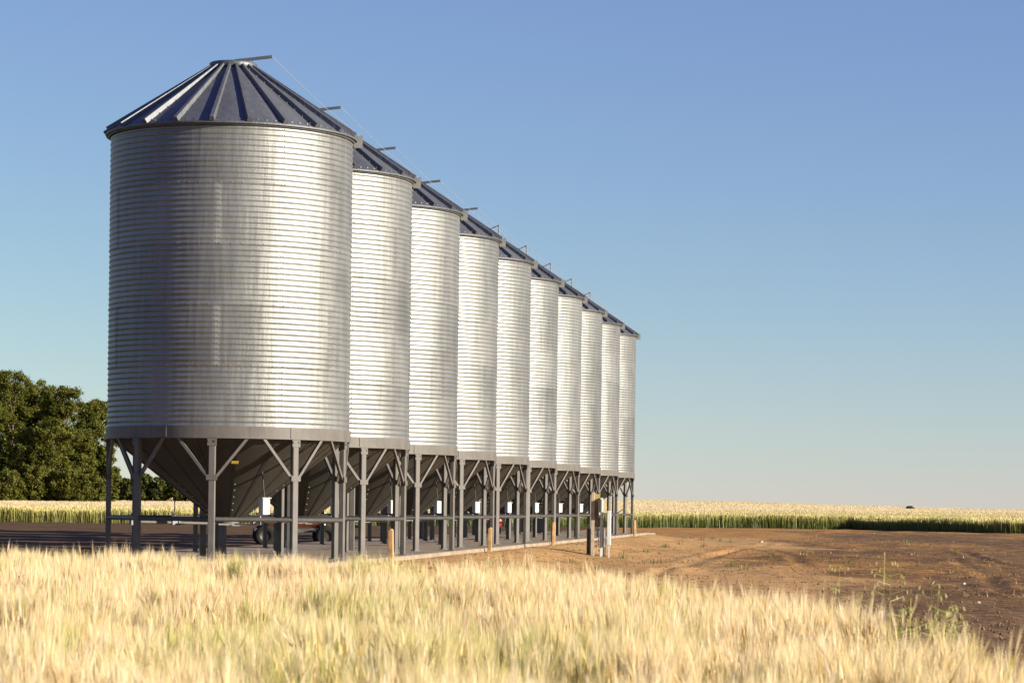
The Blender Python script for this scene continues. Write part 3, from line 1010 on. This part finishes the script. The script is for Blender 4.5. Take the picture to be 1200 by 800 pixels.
for i, (px, top) in enumerate(HED):
    X, h = tree_at(px, top, 390.0)
    make_tree('shelterbelt_bush', 'dark green shelterbelt bush, ' + HL[i], X, 390.0, h, 2.1, 90 + i, crown0=.02, nleaf=12000, group='shelterbelt bushes behind the left field', cat='bush', col=(.040, .052, .010), lsize=.16)
p = tree_at(1068, 591.5, 560)
X = p[0]
b0 = make_tree('shrub', 'lone small dark green shrub on the field horizon', X, 560.0, 1.5, 1.5, 133, crown0=.02, nleaf=2500, cat='shrub', col=(.05, .07, .018), lsize=.18)

# ------------------------------------------------------------------ far field of ripening barley
EX = np.array([-400, -120, -33, -6, 6, 15, 24, 31, 60, 120, 400.]); EY = np.array([175, 170, 164, 172, 180, 184, 186, 170, 160, 158, 158.])
CROP = .82


def edge_y(x): return np.interp(x, EX, EY)


fx = axis([(-900, -80, 24), (-80, 80, 200), (80, 900, 24)])
fr = np.concatenate([[0, .01], np.linspace(.5, 60, 70), np.linspace(62, 300, 60), np.linspace(310, 1300, 60)])
FX, FR = np.meshgrid(fx, fr)
FY = edge_y(FX) + 1.2 + FR
und = (fbm(FX * .5, FY * .3, 51) - .5) * .16 + (fbm(FX * .03, FY * .02, 52) - .5) * .25
FZ = ground_z(FX, FY) + CROP - .10 + und
FZ[0] = ground_z(FX[0], FY[0]) - .05
gr = np.clip(1 - FR / 45 + (fbm(FX * .06, FY * .05, 53) - .5) * 1.0, 0, 1)[..., None]
colr = (np.array([.60, .47, .25]) * (1 - gr) + np.array([.36, .35, .10]) * gr)
colr = colr * (0.92 + .16 * fbm(FX * .02, FY * .01, 54)[..., None])
W = len(fx); H = len(fr); idx = np.arange(W * H).reshape(H, W)
quads = np.stack([idx[:-1, :-1], idx[:-1, 1:], idx[1:, 1:], idx[1:, :-1]], -1).reshape(-1, 4)
ff = raw_mesh('barley_field_canopy', np.stack([FX, FY, FZ], -1).reshape(-1, 3), quads, np.full(len(quads), 4), M['canopy'], True, colr.reshape(-1, 3))
tag(ff, kind='stuff', label='pale ripe barley canopy stretching to the horizon', cat='crop')

# standing plants at the edge of the far field
nb = 260000
bx = RNG.uniform(-95, 75, nb)
dep = RNG.random(nb) ** 2.2 * 34.0
by = edge_y(bx) + dep + (fbm(bx * .5, bx * .13, 61) - .5) * .8
bz = ground_z(bx, by)
hh = (CROP + (fbm(bx * .35, by * .3, 62) - .5) * .45) * RNG.uniform(.82, 1.12, nb)
az = RNG.uniform(0, math.pi, nb); w = RNG.uniform(.008, .02, nb)
lx = RNG.normal(0, .06, nb); ly = RNG.normal(0, .06, nb)
cx_, sx_ = np.cos(az) * w, np.sin(az) * w
base = np.stack([bx, by, bz], -1); side = np.stack([cx_, sx_, 0 * w], -1)
mid = base + np.stack([lx * .4, ly * .4, hh * .55], -1); tp = base + np.stack([lx, ly, hh], -1)
V = np.stack([base - side, base + side, mid - side, mid + side, tp - side * .8, tp + side * .8], 1).reshape(-1, 3)
o_ = np.arange(nb)[:, None] * 6
q = np.concatenate([o_ + np.array([[0, 1, 3, 2]]), o_ + np.array([[2, 3, 5, 4]])], 1).reshape(-1, 4)
var = RNG.uniform(.7, 1.3, nb)[:, None]
leftf = np.maximum(ss(-5, -15, bx), .65 * ss(17, 30, bx) * vnoise(bx * .25, by * .1, 64) ** .5)[:, None]
lo = np.array([.075, .10, .020]) * (1 - leftf) + np.array([.16, .165, .04]) * leftf
md = np.array([.13, .16, .035]) * (1 - leftf) + np.array([.24, .23, .06]) * leftf
ripe = np.clip(dep / 14 + .25, 0, 1)[:, None]
hi = np.array([.36, .35, .10]) * (1 - ripe) + np.array([.58, .47, .22]) * ripe
cc = np.stack([lo * var, lo * var, md * var, md * var, hi * var ** .5, hi * var ** .5], 1).reshape(-1, 3)
fe = raw_mesh('barley_field_edge', V, q, np.full(len(q), 4), M['barley'], False, cc)
tag(fe, kind='stuff', label='green stems of standing barley along the far field edge', cat='crop')

# ears standing above the canopy further back
nt_ = 800000
fy_ = 190 * (1400 / 190) ** RNG.random(nt_)
fx_ = fy_ * RNG.uniform(-.26, .24, nt_)
ok = fy_ > edge_y(fx_) + 12
fx_, fy_ = fx_[ok], fy_[ok]; nt_ = len(fx_)
scl = np.clip(fy_ / 190, 1, 5)
fz_ = ground_z(fx_, fy_) + CROP - .22 + (fbm(fx_ * .5, fy_ * .3, 51) - .5) * .16 + (fbm(fx_ * .03, fy_ * .02, 52) - .5) * .25
az = RNG.uniform(0, math.pi, nt_); w = RNG.uniform(.008, .02, nt_) * scl
side = np.stack([np.cos(az) * w, np.sin(az) * w, 0 * w], -1)
base = np.stack([fx_, fy_, fz_], -1)
tp = base + np.stack([RNG.normal(0, .10, nt_), RNG.normal(0, .10, nt_), RNG.uniform(.20, .30, nt_) * scl ** .3], -1)
V = np.stack([base - side, base + side, tp + side * .4, tp - side * .4], 1).reshape(-1, 3)
gr = np.clip(1 - (fy_ - edge_y(fx_)) / (55 + 90 * ss(8, 34, fx_)) + (fbm(fx_ * .06, fy_ * .05, 53) - .5) * 1.0, 0, 1)[:, None]
streak = ss(.55, .7, fbm(fx_ * .02, fy_ * .006, 55))[:, None] * .35
gr = np.maximum(gr, streak)
cc = (np.array([.51, .42, .26]) * (1 - gr) + np.array([.34, .31, .095]) * gr) * RNG.uniform(.92, 1.08, (nt_, 1))
fb = raw_mesh('barley_field_ears', V, np.arange(nt_ * 4).reshape(-1, 4), np.full(nt_, 4), M['barley'], False, np.repeat(cc, 4, axis=0))
tag(fb, kind='stuff', label='pale bearded ears over the far barley field', cat='crop')

# ------------------------------------------------------------------ foreground barley
def near_edge(x):
    xs = np.array([-30, -7, -4, -1.4, 0, .9, 2.1, 2.6, 2.75, 2.9, 3.3, 4.2])
    ys = np.array([33, 33.5, 32, 29.5, 30, 27.5, 22, 20, 16.6, 14.6, 10.0, 4.0])
    return np.interp(x, xs, ys)


dens = 215
ncand = int(13.9 * 29.8 * dens)
npl = int(13.9 * 29.8 * 17)
plx = RNG.uniform(-9.5, 4.4, npl); ply = RNG.uniform(6.2, 36, npl); plr = RNG.random(npl) ** .6
pi_ = RNG.choice(npl, ncand, p=plr / plr.sum())
sx = plx[pi_] + RNG.normal(0, .075, ncand); sy = ply[pi_] + RNG.normal(0, .075, ncand)
ph_ = RNG.normal(0, .05, npl)[pi_]; pg_ = RNG.random(npl)[pi_]; pla = RNG.uniform(0, 6.28, npl)[pi_]
lim = near_edge(sx) + (fbm(sx * 1.1, sy * .7, 71) - .5) * 3.0
side_x = np.interp(sy, [6, 14, 17, 20, 22, 25, 28, 31], [2.5, 2.6, 2.52, 2.40, 2.1, 1.45, .7, -.2]) + (fbm(sx * .9, sy * 1.1, 77) - .5) * .8
keep = (sy < lim) & (sx < side_x) & (np.abs(sx) < .2 * sy + 2.6)
thin = (ss(0, 1.6, lim - sy) * .75 + .25) * (ss(0, .35, side_x - sx) * .8 + .2)
keep &= RNG.random(ncand) < thin
sx, sy = sx[keep], sy[keep]; ph_, pg_, pla = ph_[keep], pg_[keep], pla[keep]; N = len(sx)
sz = ground_z(sx, sy) - .02
patch = fbm(sx * .45, sy * .45, 72); gpatch = fbm(sx * .8 + 5, sy * .5, 73)
hgt = (.56 + .22 * (patch - .5) + ph_) * RNG.normal(1, .05, N)
edge_f = ss(0, 2.0, near_edge(sx) - sy)
lean_a = np.where(RNG.random(N) < .6, pla, RNG.normal(math.pi * .9, 1.7, N))            # a light breeze from the right
lean = np.abs(RNG.normal(.08, .08, N)) + .01
L = np.stack([np.cos(lean_a), np.sin(lean_a), 0 * lean_a], -1)
B = np.stack([sx, sy, sz], -1)
green = np.clip((gpatch - .53) * 4.5, 0, 1) * RNG.random(N) * .9 + (pg_ > .91) * .75 + RNG.random(N) ** 5 * .3
green = np.clip(green + .25 * (1 - edge_f) * RNG.random(N), 0, 1)[:, None]
tint = RNG.uniform(.86, 1.1, N)[:, None]
warm = RNG.random(N)[:, None]
c_straw = (np.array([.62, .44, .18]) * (1 - warm) + np.array([.79, .64, .38]) * warm) * tint
c_green = np.array([.30, .33, .035]) * tint
c_ear = c_straw * (1 - green * .75) + c_green * green * .75
c_awn = np.clip(c_ear * np.array([1.10, 1.16, 1.36]), 0, .9)
c_stem = c_ear * .70 + np.array([.34, .24, .06]) * .30
c_stemlow = c_stem * .35 + np.array([.26, .25, .025]) * .65
VS, FS, CS = [], [], []
nv = 0


def push(V, tris, C):
    """V (N,k,3), tris (m,3) in 0..k, C (N,k,3)"""
    global nv
    n_, k_ = V.shape[:2]
    VS.append(V.reshape(-1, 3).astype(np.float32)); CS.append(np.broadcast_to(C, V.shape).reshape(-1, 3).astype(np.float32))
    FS.append((np.arange(n_)[:, None, None] * k_ + np.asarray(tris)[None] + nv).reshape(-1, 3).astype(np.int32))
    nv += n_ * k_


def spine(t):
    return B + np.stack([0 * hgt, 0 * hgt, hgt * t], -1) + L * (lean * hgt * t * t)[:, None]


# stems
ra = RNG.uniform(0, math.pi, N)
sd = np.stack([np.cos(ra), np.sin(ra), 0 * ra], -1) * .0024
T = [.12, .5, .8, 1.0]
pts = [spine(t) for t in T]
V = np.stack([x for p in pts for x in (p - sd, p + sd)], 1)
C = np.stack([c_stemlow, c_stemlow, c_stem, c_stem, c_stem, c_stem, c_ear, c_ear], 1)
push(V, [(0, 1, 3), (0, 3, 2), (2, 3, 5), (2, 5, 4), (4, 5, 7), (4, 7, 6)], C)
# ears: slim spindles that nod with the lean
top = pts[-1]
nod = np.clip(RNG.normal(.16, .22, N), 0, 1.3)
D = np.stack([0 * nod, 0 * nod, np.ones(N)], -1) + L * nod[:, None] + RNG.normal(0, .1, (N, 3))
D /= np.linalg.norm(D, axis=1)[:, None]
U = np.cross(D, RNG.normal(size=(N, 3))); U /= np.linalg.norm(U, axis=1)[:, None]
Wv = np.cross(D, U)
el = RNG.uniform(.07, .10, N)[:, None]
rings = []
for t, r_ in ((.12, .0058), (.6, .0056)):
    for k in range(3):
        a = 2 * math.pi * k / 3
        rings.append(top + D * el * t + (U * math.cos(a) + Wv * math.sin(a)) * r_)
V = np.stack([top] + rings + [top + D * el], 1)
tri = []
for k in range(3):
    j = (k + 1) % 3
    tri += [(0, 1 + j, 1 + k), (1 + k, 1 + j, 4 + j), (1 + k, 4 + j, 4 + k), (4 + k, 4 + j, 7)]
push(V, tri, (c_ear * np.array([.93, .86, .70]))[:, None])
# awns
NA = 22
for k in range(NA):
    u = RNG.uniform(.05, .95, N)[:, None]
    sp_ = np.abs(RNG.normal(.11, .075, N))[:, None]; a = RNG.uniform(0, 2 * math.pi, N)[:, None]
    d = D + (U * np.cos(a) + Wv * np.sin(a)) * sp_
    ln = RNG.uniform(.11, .19, N)[:, None]
    p0 = top + D * el * u
    wv = (U * np.sin(a) - Wv * np.cos(a)) * .0011
    V = np.stack([p0 - wv, p0 + wv, p0 + d * ln], 1)
    push(V, [(0, 1, 2)], (c_awn * RNG.uniform(.9, 1.08, N)[:, None])[:, None])
# leaves
for k in range(2):
    sel = RNG.random(N) < (.75 if k == 0 else .4)
    t = RNG.uniform(.35, .85, N)
    p0 = (B + np.stack([0 * t, 0 * t, hgt * t], -1) + L * (lean * hgt * t * t)[:, None])[sel]
    m = len(p0); a = RNG.uniform(0, 2 * math.pi, m)
    o = np.stack([np.cos(a), np.sin(a), 0 * a], -1); ll = RNG.uniform(.10, .24, m)[:, None]; up = RNG.uniform(.5, 1.5, m)[:, None]
    w_ = np.stack([-np.sin(a), np.cos(a), 0 * a], -1) * RNG.uniform(.0025, .0055, m)[:, None]
    zv = np.array([[0, 0, 1.]])
    p1 = p0 + (o * .45 + zv * .5 * up) * ll; p2 = p0 + (o * .95 + zv * (.55 * up - .25)) * ll
    gl = np.clip(green[sel] * 1.5 + RNG.random((m, 1)) ** 3 * .55, 0, 1)
    cl = np.array([.58, .43, .19]) * (1 - gl) + np.array([.20, .25, .045]) * gl
    cl = cl * RNG.uniform(.75, 1.15, (m, 1))
    V = np.stack([p0 - w_, p0 + w_, p1 - w_, p1 + w_, p2], 1)
    push(V, [(0, 1, 3), (0, 3, 2), (2, 3, 4)], cl[:, None])
VS = np.concatenate(VS); FS = np.concatenate(FS); CS = np.concatenate(CS)
bf_ = raw_mesh('barley_foreground', VS, FS, np.full(len(FS), 3), M['barley'], False, CS)
tag(bf_, kind='stuff', label='ripe golden barley filling the foreground below the bins', cat='crop')
print('BARLEY', N, len(FS))

# ------------------------------------------------------------------ wild oats and grass at the edge of the barley
def wild_oat(px, top, Y, label, seed, spread=1.0, hmul=1.0):
    rr = random.Random(seed)
    u = px - CX
    X = (u + ROLL * (top - CY)) / F * Y
    z = float(ground_z(X, Y)); H_ = CAMZ - (top - CY - ROLL * u) / F * Y - z
    V, T_, C = [], [], []

    def tri(a, b_, c_, col):
        i = len(V); V.extend([a, b_, c_]); T_.append((i, i + 1, i + 2)); C.extend([col] * 3)

    def ribbon(p, q_, w, col):
        d = (q_ - p).normalized(); s = d.cross(Vector((rr.uniform(-1, 1), rr.uniform(-1, 1), .1))).normalized() * w
        tri(p - s, p + s, q_ + s * .8, col); tri(p - s, q_ + s * .8, q_ - s * .8, col)
    stemc = (.26, .27, .07); spk = (.50, .47, .20); lf = (.16, .21, .04)
    stems = rr.choice([1, 2])
    for s_ in range(stems + 1):
        hs = H_ * (1 if s_ == 0 else rr.uniform(.72, .93)); dx = 0 if s_ == 0 else rr.uniform(-.12, .12); dy = rr.uniform(-.08, .08)
        P = [Vector((dx * t * t, dy * t, hs * t)) for t in np.linspace(0, 1, 7)]
        for p, q_ in zip(P[:-1], P[1:]): ribbon(p, q_, .0026, stemc)
        nsp = rr.randint(8, 13)
        for k in range(nsp):
            t = rr.uniform(.70, 1.0); b_ = Vector((dx * t * t, dy * t, hs * t))
            a = rr.uniform(0, 6.28); ln = (1.12 - t) * .32 * spread + .02
            tip_ = b_ + Vector((math.cos(a) * ln, math.sin(a) * ln, ln * .25)); ribbon(b_, tip_, .0012, stemc)
            e = tip_ + Vector((math.cos(a) * .006, math.sin(a) * .006, -.032))
            w = Vector((-math.sin(a), math.cos(a), 0)) * .0055; w2 = Vector((math.cos(a), math.sin(a), 0)) * .0055
            m_ = (tip_ + e) / 2
            for ww in (w, w2):
                tri(tip_, m_ + ww, e, spk); tri(tip_, m_ - ww, e, spk)
    for k in range(rr.randint(2, 4)):
        a = rr.uniform(0, 6.28); t = rr.uniform(.1, .55); b_ = Vector((0, 0, H_ * t)); ln = rr.uniform(.2, .38)
        o = Vector((math.cos(a), math.sin(a), 0)); m_ = b_ + o * ln * .35 + Vector((0, 0, ln * .7)); e = b_ + o * ln * .8 + Vector((0, 0, ln * .75))
        s = Vector((-math.sin(a), math.cos(a), 0)) * .005
        tri(b_ - s, b_ + s, m_ + s, lf); tri(b_ - s, m_ + s, m_ - s, lf); tri(m_ - s, m_ + s, e, lf)
    o = raw_mesh('wild_oat', np.array(V), np.array(T_), np.full(len(T_), 3), M['barley'], False, np.array(C))
    o.location = (X, Y, z)
    tag(o, label, 'wild oat', 'wild oats at the barley edge')
    return o


OATS = [(1036, 646, 15.5, 'tallest wild oat stem at the barley edge, against the dark dirt'),
        (1044, 668, 15.0, 'wild oat stem close beside the tallest one'),
        (1092, 677, 14.0, 'wild oat with spreading pale spikelets right of the tallest one'),
        (1098, 692, 13.7, 'shorter wild oat below the spreading one'),
        (1066, 690, 14.4, 'short wild oat midway between the tallest and the spreading one'),
        (984, 662, 17.5, 'faint thin wild oat stem nodding left of the tallest one'),
        (1118, 705, 13.2, 'short leafy wild oat at the right of the cluster')]
for i, (px, top_, Y, lab) in enumerate(OATS): wild_oat(px, top_, Y, lab, 300 + i)


def grass_clump(X, Y, h, n, label, seed, name='grass_clump', cat='grass clump', group=None, col=(.15, .19, .035), rad=.12, w=.004):
    rg = np.random.default_rng(seed)
    z = float(ground_z(X, Y))
    a = rg.uniform(0, 2 * math.pi, n); q = rad * np.sqrt(rg.random(n))
    b_ = np.stack([np.cos(a) * q, np.sin(a) * q, 0 * q - .01], -1)
    a2 = a + rg.normal(0, .7, n); o = np.stack([np.cos(a2), np.sin(a2), 0 * a2], -1)
    hh_ = h * rg.uniform(.5, 1.05, n)[:, None]; ln = rg.uniform(.05, .5, n)[:, None] * hh_
    s = np.stack([-np.sin(a2), np.cos(a2), 0 * a2], -1) * w
    zv = np.array([[0, 0, 1.]])
    m_ = b_ + o * ln * .35 + zv * hh_ * .6; e = b_ + o * ln + zv * hh_
    V = np.stack([b_ - s, b_ + s, m_ - s * .8, m_ + s * .8, e], 1).reshape(-1, 3)
    i0 = np.arange(n)[:, None, None] * 5
    T_ = (i0 + np.array([(0, 1, 3), (0, 3, 2), (2, 3, 4)])[None]).reshape(-1, 3)
    c = np.array(col)[None] * rg.uniform(.7, 1.35, (n, 1))
    ob = raw_mesh(name, V, T_, np.full(len(T_), 3), M['barley'], False, np.repeat(c, 5, axis=0))
    ob.location = (X, Y, z); ob.rotation_euler = (0, 0, rg.uniform(0, 6))
    return tag(ob, label, cat, group)


GC = [(1052, 712, 14.2, .80, 'green grass clump at the barley edge below the tallest wild oat'),
      (1092, 716, 13.7, .78, 'green grass clump at the barley edge below the spreading wild oat'),
      (1150, 738, 13.0, .72, 'green grass clump rightmost on the barley edge beside the gravel'),
      (1000, 690, 16.5, .80, 'green grass clump in the barley under the faint thin wild oat'),
      (745, 690, 21.5, .82, 'green grass clump deep in the barley below the utility posts')]
for i, (px, py, Y, h, lab) in enumerate(GC):
    X = (px - CX + ROLL * (py - CY)) / F * Y
    grass_clump(X, Y, h, 34, lab, 500 + i, group='green clumps in the barley', w=.006)

WD = [(802, 630.5), (811, 630.5), (822, 633), (780, 635), (797.5, 637), (780, 639.5), (844.5, 634), (855, 635.5), (836, 632), (823, 640.5), (766, 660), (777, 659), (859, 663), (870, 668), (758, 644),
      (940, 648), (905, 652), (1062, 637), (1120, 648), (1180, 651), (995, 662), (668, 660), (730, 655), (700, 668)]
for i, (px, py) in enumerate(WD):
    p = at(px, py, -.35); p = at(px, py, float(ground_z(p[0], p[1])))
    grass_clump(p[0], p[1], .16 + .10 * random.random(), 26, 'tiny dry green weed tuft on the bare dirt', 600 + i, 'weed_tuft', 'weed', 'small weeds on the bare dirt', (.12, .12, .035), .14, .006)

# ------------------------------------------------------------------ stones
def stone_mesh(r, seed):
    rr = random.Random(seed)
    V = []; Fs = []
    phi = (1 + 5 ** .5) / 2
    base = [(-1, phi, 0), (1, phi, 0), (-1, -phi, 0), (1, -phi, 0), (0, -1, phi), (0, 1, phi), (0, -1, -phi), (0, 1, -phi), (phi, 0, -1), (phi, 0, 1), (-phi, 0, -1), (-phi, 0, 1)]
    Fs = [(0, 11, 5), (0, 5, 1), (0, 1, 7), (0, 7, 10), (0, 10, 11), (1, 5, 9), (5, 11, 4), (11, 10, 2), (10, 7, 6), (7, 1, 8), (3, 9, 4), (3, 4, 2), (3, 2, 6), (3, 6, 8), (3, 8, 9), (4, 9, 5), (2, 4, 11), (6, 2, 10), (8, 6, 7), (9, 8, 1)]
    V = [Vector(v).normalized() * r * rr.uniform(.75, 1.15) for v in base]
    return [Vector((v.x, v.y, v.z * .65)) for v in V], Fs


STN = [(892, 635.5, .09, 'white stone on the dirt below the dark green field edge'), (1068, 648, .06, 'pale stone on the dark dirt right of the tallest wild oat'),
       (1129, 686, .05, 'small white stone on the dark dirt above the gravel'), (1146, 707, .055, 'pale clod beside the wheel rut near the gravel')]
M['stone'] = paint('pale_stone', (.33, .29, .24), .85, .15, 9, bump=.4)
for i, (px, py, r_, lab) in enumerate(STN):
    p = at(px, py, -.35); p = at(px, py, float(ground_z(p[0], p[1])))
    V, Fs = stone_mesh(r_, i); b = MB(); b.add(V, Fs)
    tag(b.build('stone', M['stone'], loc=(p[0], p[1], float(ground_z(p[0], p[1])) + r_ * .3)), lab, 'stone')
# gravel and clods strewn on the bare dirt
ng = 38000
qx = RNG.uniform(-6, 15, ng); qy = 24 + 66 * RNG.random(ng) ** 1.6
nq, tq = row_nt(qx, qy)
kp = ((nq > PAD_N[1] + .15) | (tq < PAD_T[0] - .2)) & (np.abs(qx) < .2 * qy + 2)
kp &= (fbm(qx * .5, qy * .2, 81) + .9 * ss(40, 28, qy) * ss(1, 4, qx)) > RNG.random(ng) * 1.1
qx, qy = qx[kp], qy[kp]; ng = len(qx)
qz = ground_z(qx, qy)
rad = (.008 + .024 * RNG.random(ng) ** 4) * (1 + .0 * qy)
o8 = np.array([(1, 0, 0), (0, 1, 0), (-1, 0, 0), (0, -1, 0), (0, 0, .8), (0, 0, -.6)], float)
V = np.stack([qx, qy, qz + rad * .3], -1)[:, None] + o8[None] * rad[:, None, None] * RNG.uniform(.6, 1.3, (ng, 6, 1))
tri = np.array([(0, 1, 4), (1, 2, 4), (2, 3, 4), (3, 0, 4), (1, 0, 5), (2, 1, 5), (3, 2, 5), (0, 3, 5)])
T_ = (np.arange(ng)[:, None, None] * 6 + tri[None]).reshape(-1, 3)
gv = (RNG.random(ng) ** 1.6)[:, None]
gc_ = np.array([.10, .06, .035]) * (1 - gv) + np.array([.20, .135, .08]) * gv
m_st = leafy('gravel_stone', 0.0, .01)
go = raw_mesh('gravel', V.reshape(-1, 3), T_, np.full(len(T_), 3), m_st, False, np.repeat(gc_, 6, axis=0))
tag(go, kind='stuff', label='loose gravel and clods strewn over the bare dirt', cat='gravel')

# dry stubble on the bare dirt
nst = 26000
qx = RNG.uniform(1, 24, nst); qy = 34 + 120 * RNG.random(nst) ** 1.3
sv = fbm(qx * .22, qy * .045, 31); cl_ = fbm(qx * 1.3, qy * .6, 91)
kp = (sv * ss(2, 7, qx) > .44) & (cl_ > .50 + .25 * RNG.random(nst)) & (qx < .22 * qy + 1) & (qy < edge_y(qx) - 1)
qx, qy = qx[kp], qy[kp]; nst = len(qx)
B_ = np.stack([qx, qy, ground_z(qx, qy)], -1)
az = RNG.uniform(0, math.pi, nst); w_ = RNG.uniform(.006, .014, nst)
sd2 = np.stack([np.cos(az) * w_, np.sin(az) * w_, 0 * w_], -1)
tp = B_ + np.stack([RNG.normal(0, .05, nst), RNG.normal(0, .05, nst), RNG.uniform(.03, .11, nst)], -1)
V = np.stack([B_ - sd2, B_ + sd2, tp], 1).reshape(-1, 3)
cc = np.array([.34, .20, .07])[None] * RNG.uniform(.5, 1.3, (nst, 1))
sbo = raw_mesh('stubble', V, np.arange(nst * 3).reshape(-1, 3), np.full(nst, 3), M['barley'], False, np.repeat(cc, 3, axis=0))
tag(sbo, kind='stuff', label='dry orange stubble scattered over the dark dirt', cat='stubble')

# ------------------------------------------------------------------ light, sky, camera
w = bpy.data.worlds.new('World'); SC.world = w; w.use_nodes = True
nt = w.node_tree
bg = nt.nodes['Background']
sky = nt.nodes.new('ShaderNodeTexSky'); sky.sky_type = 'NISHITA'; sky.sun_disc = False
sky.sun_elevation = SUN_EL
sky.sun_rotation = math.pi / 2 - SUN_AZ
sky.altitude = 500; sky.air_density = 1.0; sky.dust_density = 0.0; sky.ozone_density = 4.0
tn = nt.nodes.new('ShaderNodeMix'); tn.data_type = 'RGBA'; tn.blend_type = 'MULTIPLY'; tn.inputs[0].default_value = 1
tn.inputs[7].default_value = (.83, .855, .52, 1)
nt.links.new(sky.outputs[0], tn.inputs[6]); ad = nt.nodes.new('ShaderNodeMix'); ad.data_type = 'RGBA'; ad.blend_type = 'ADD'; ad.inputs[0].default_value = 1
ad.inputs[7].default_value = (.38, .16, 2.15, 1)          # even pale haze light over the whole sky
nt.links.new(tn.outputs[2], ad.inputs[6]); nt.links.new(ad.outputs[2], bg.inputs[0]); bg.inputs[1].default_value = .05
sd_ = bpy.data.lights.new('sun', 'SUN'); sd_.energy = 5.0; sd_.angle = R(.5); sd_.color = (1.0, .885, .72)
so_ = bpy.data.objects.new('sun', sd_); link(so_)
dirv = Vector((math.cos(SUN_AZ) * math.cos(SUN_EL), math.sin(SUN_AZ) * math.cos(SUN_EL), math.sin(SUN_EL)))
so_.rotation_euler = dirv.to_track_quat('Z', 'Y').to_euler(); so_.location = (40, -20, 40)

cd = bpy.data.cameras.new('camera'); cam = bpy.data.objects.new('camera', cd); link(cam)
cd.sensor_fit = 'HORIZONTAL'; cd.sensor_width = 36.0; cd.lens = F / 1200 * 36
cd.shift_y = (CY - 400) / 1200
cd.clip_start = .1; cd.clip_end = 12000
cam.matrix_world = Matrix.Translation((0, 0, CAMZ)) @ Matrix.Rotation(math.pi / 2, 4, 'X') @ Matrix.Rotation(ROLL, 4, 'Z')
cd.dof.use_dof = True; cd.dof.focus_distance = 66; cd.dof.aperture_fstop = 9.0
SC.camera = cam
SC.view_settings.view_transform = 'Standard'; SC.view_settings.look = 'None'
SC.view_settings.exposure = 1.47; SC.view_settings.gamma = 1; SC.view_settings.use_curve_mapping = False
SC.render.engine = 'CYCLES'
SC.cycles.max_bounces = 6; SC.cycles.diffuse_bounces = 3; SC.cycles.glossy_bounces = 4; SC.cycles.transmission_bounces = 4
SC.cycles.use_denoising = True
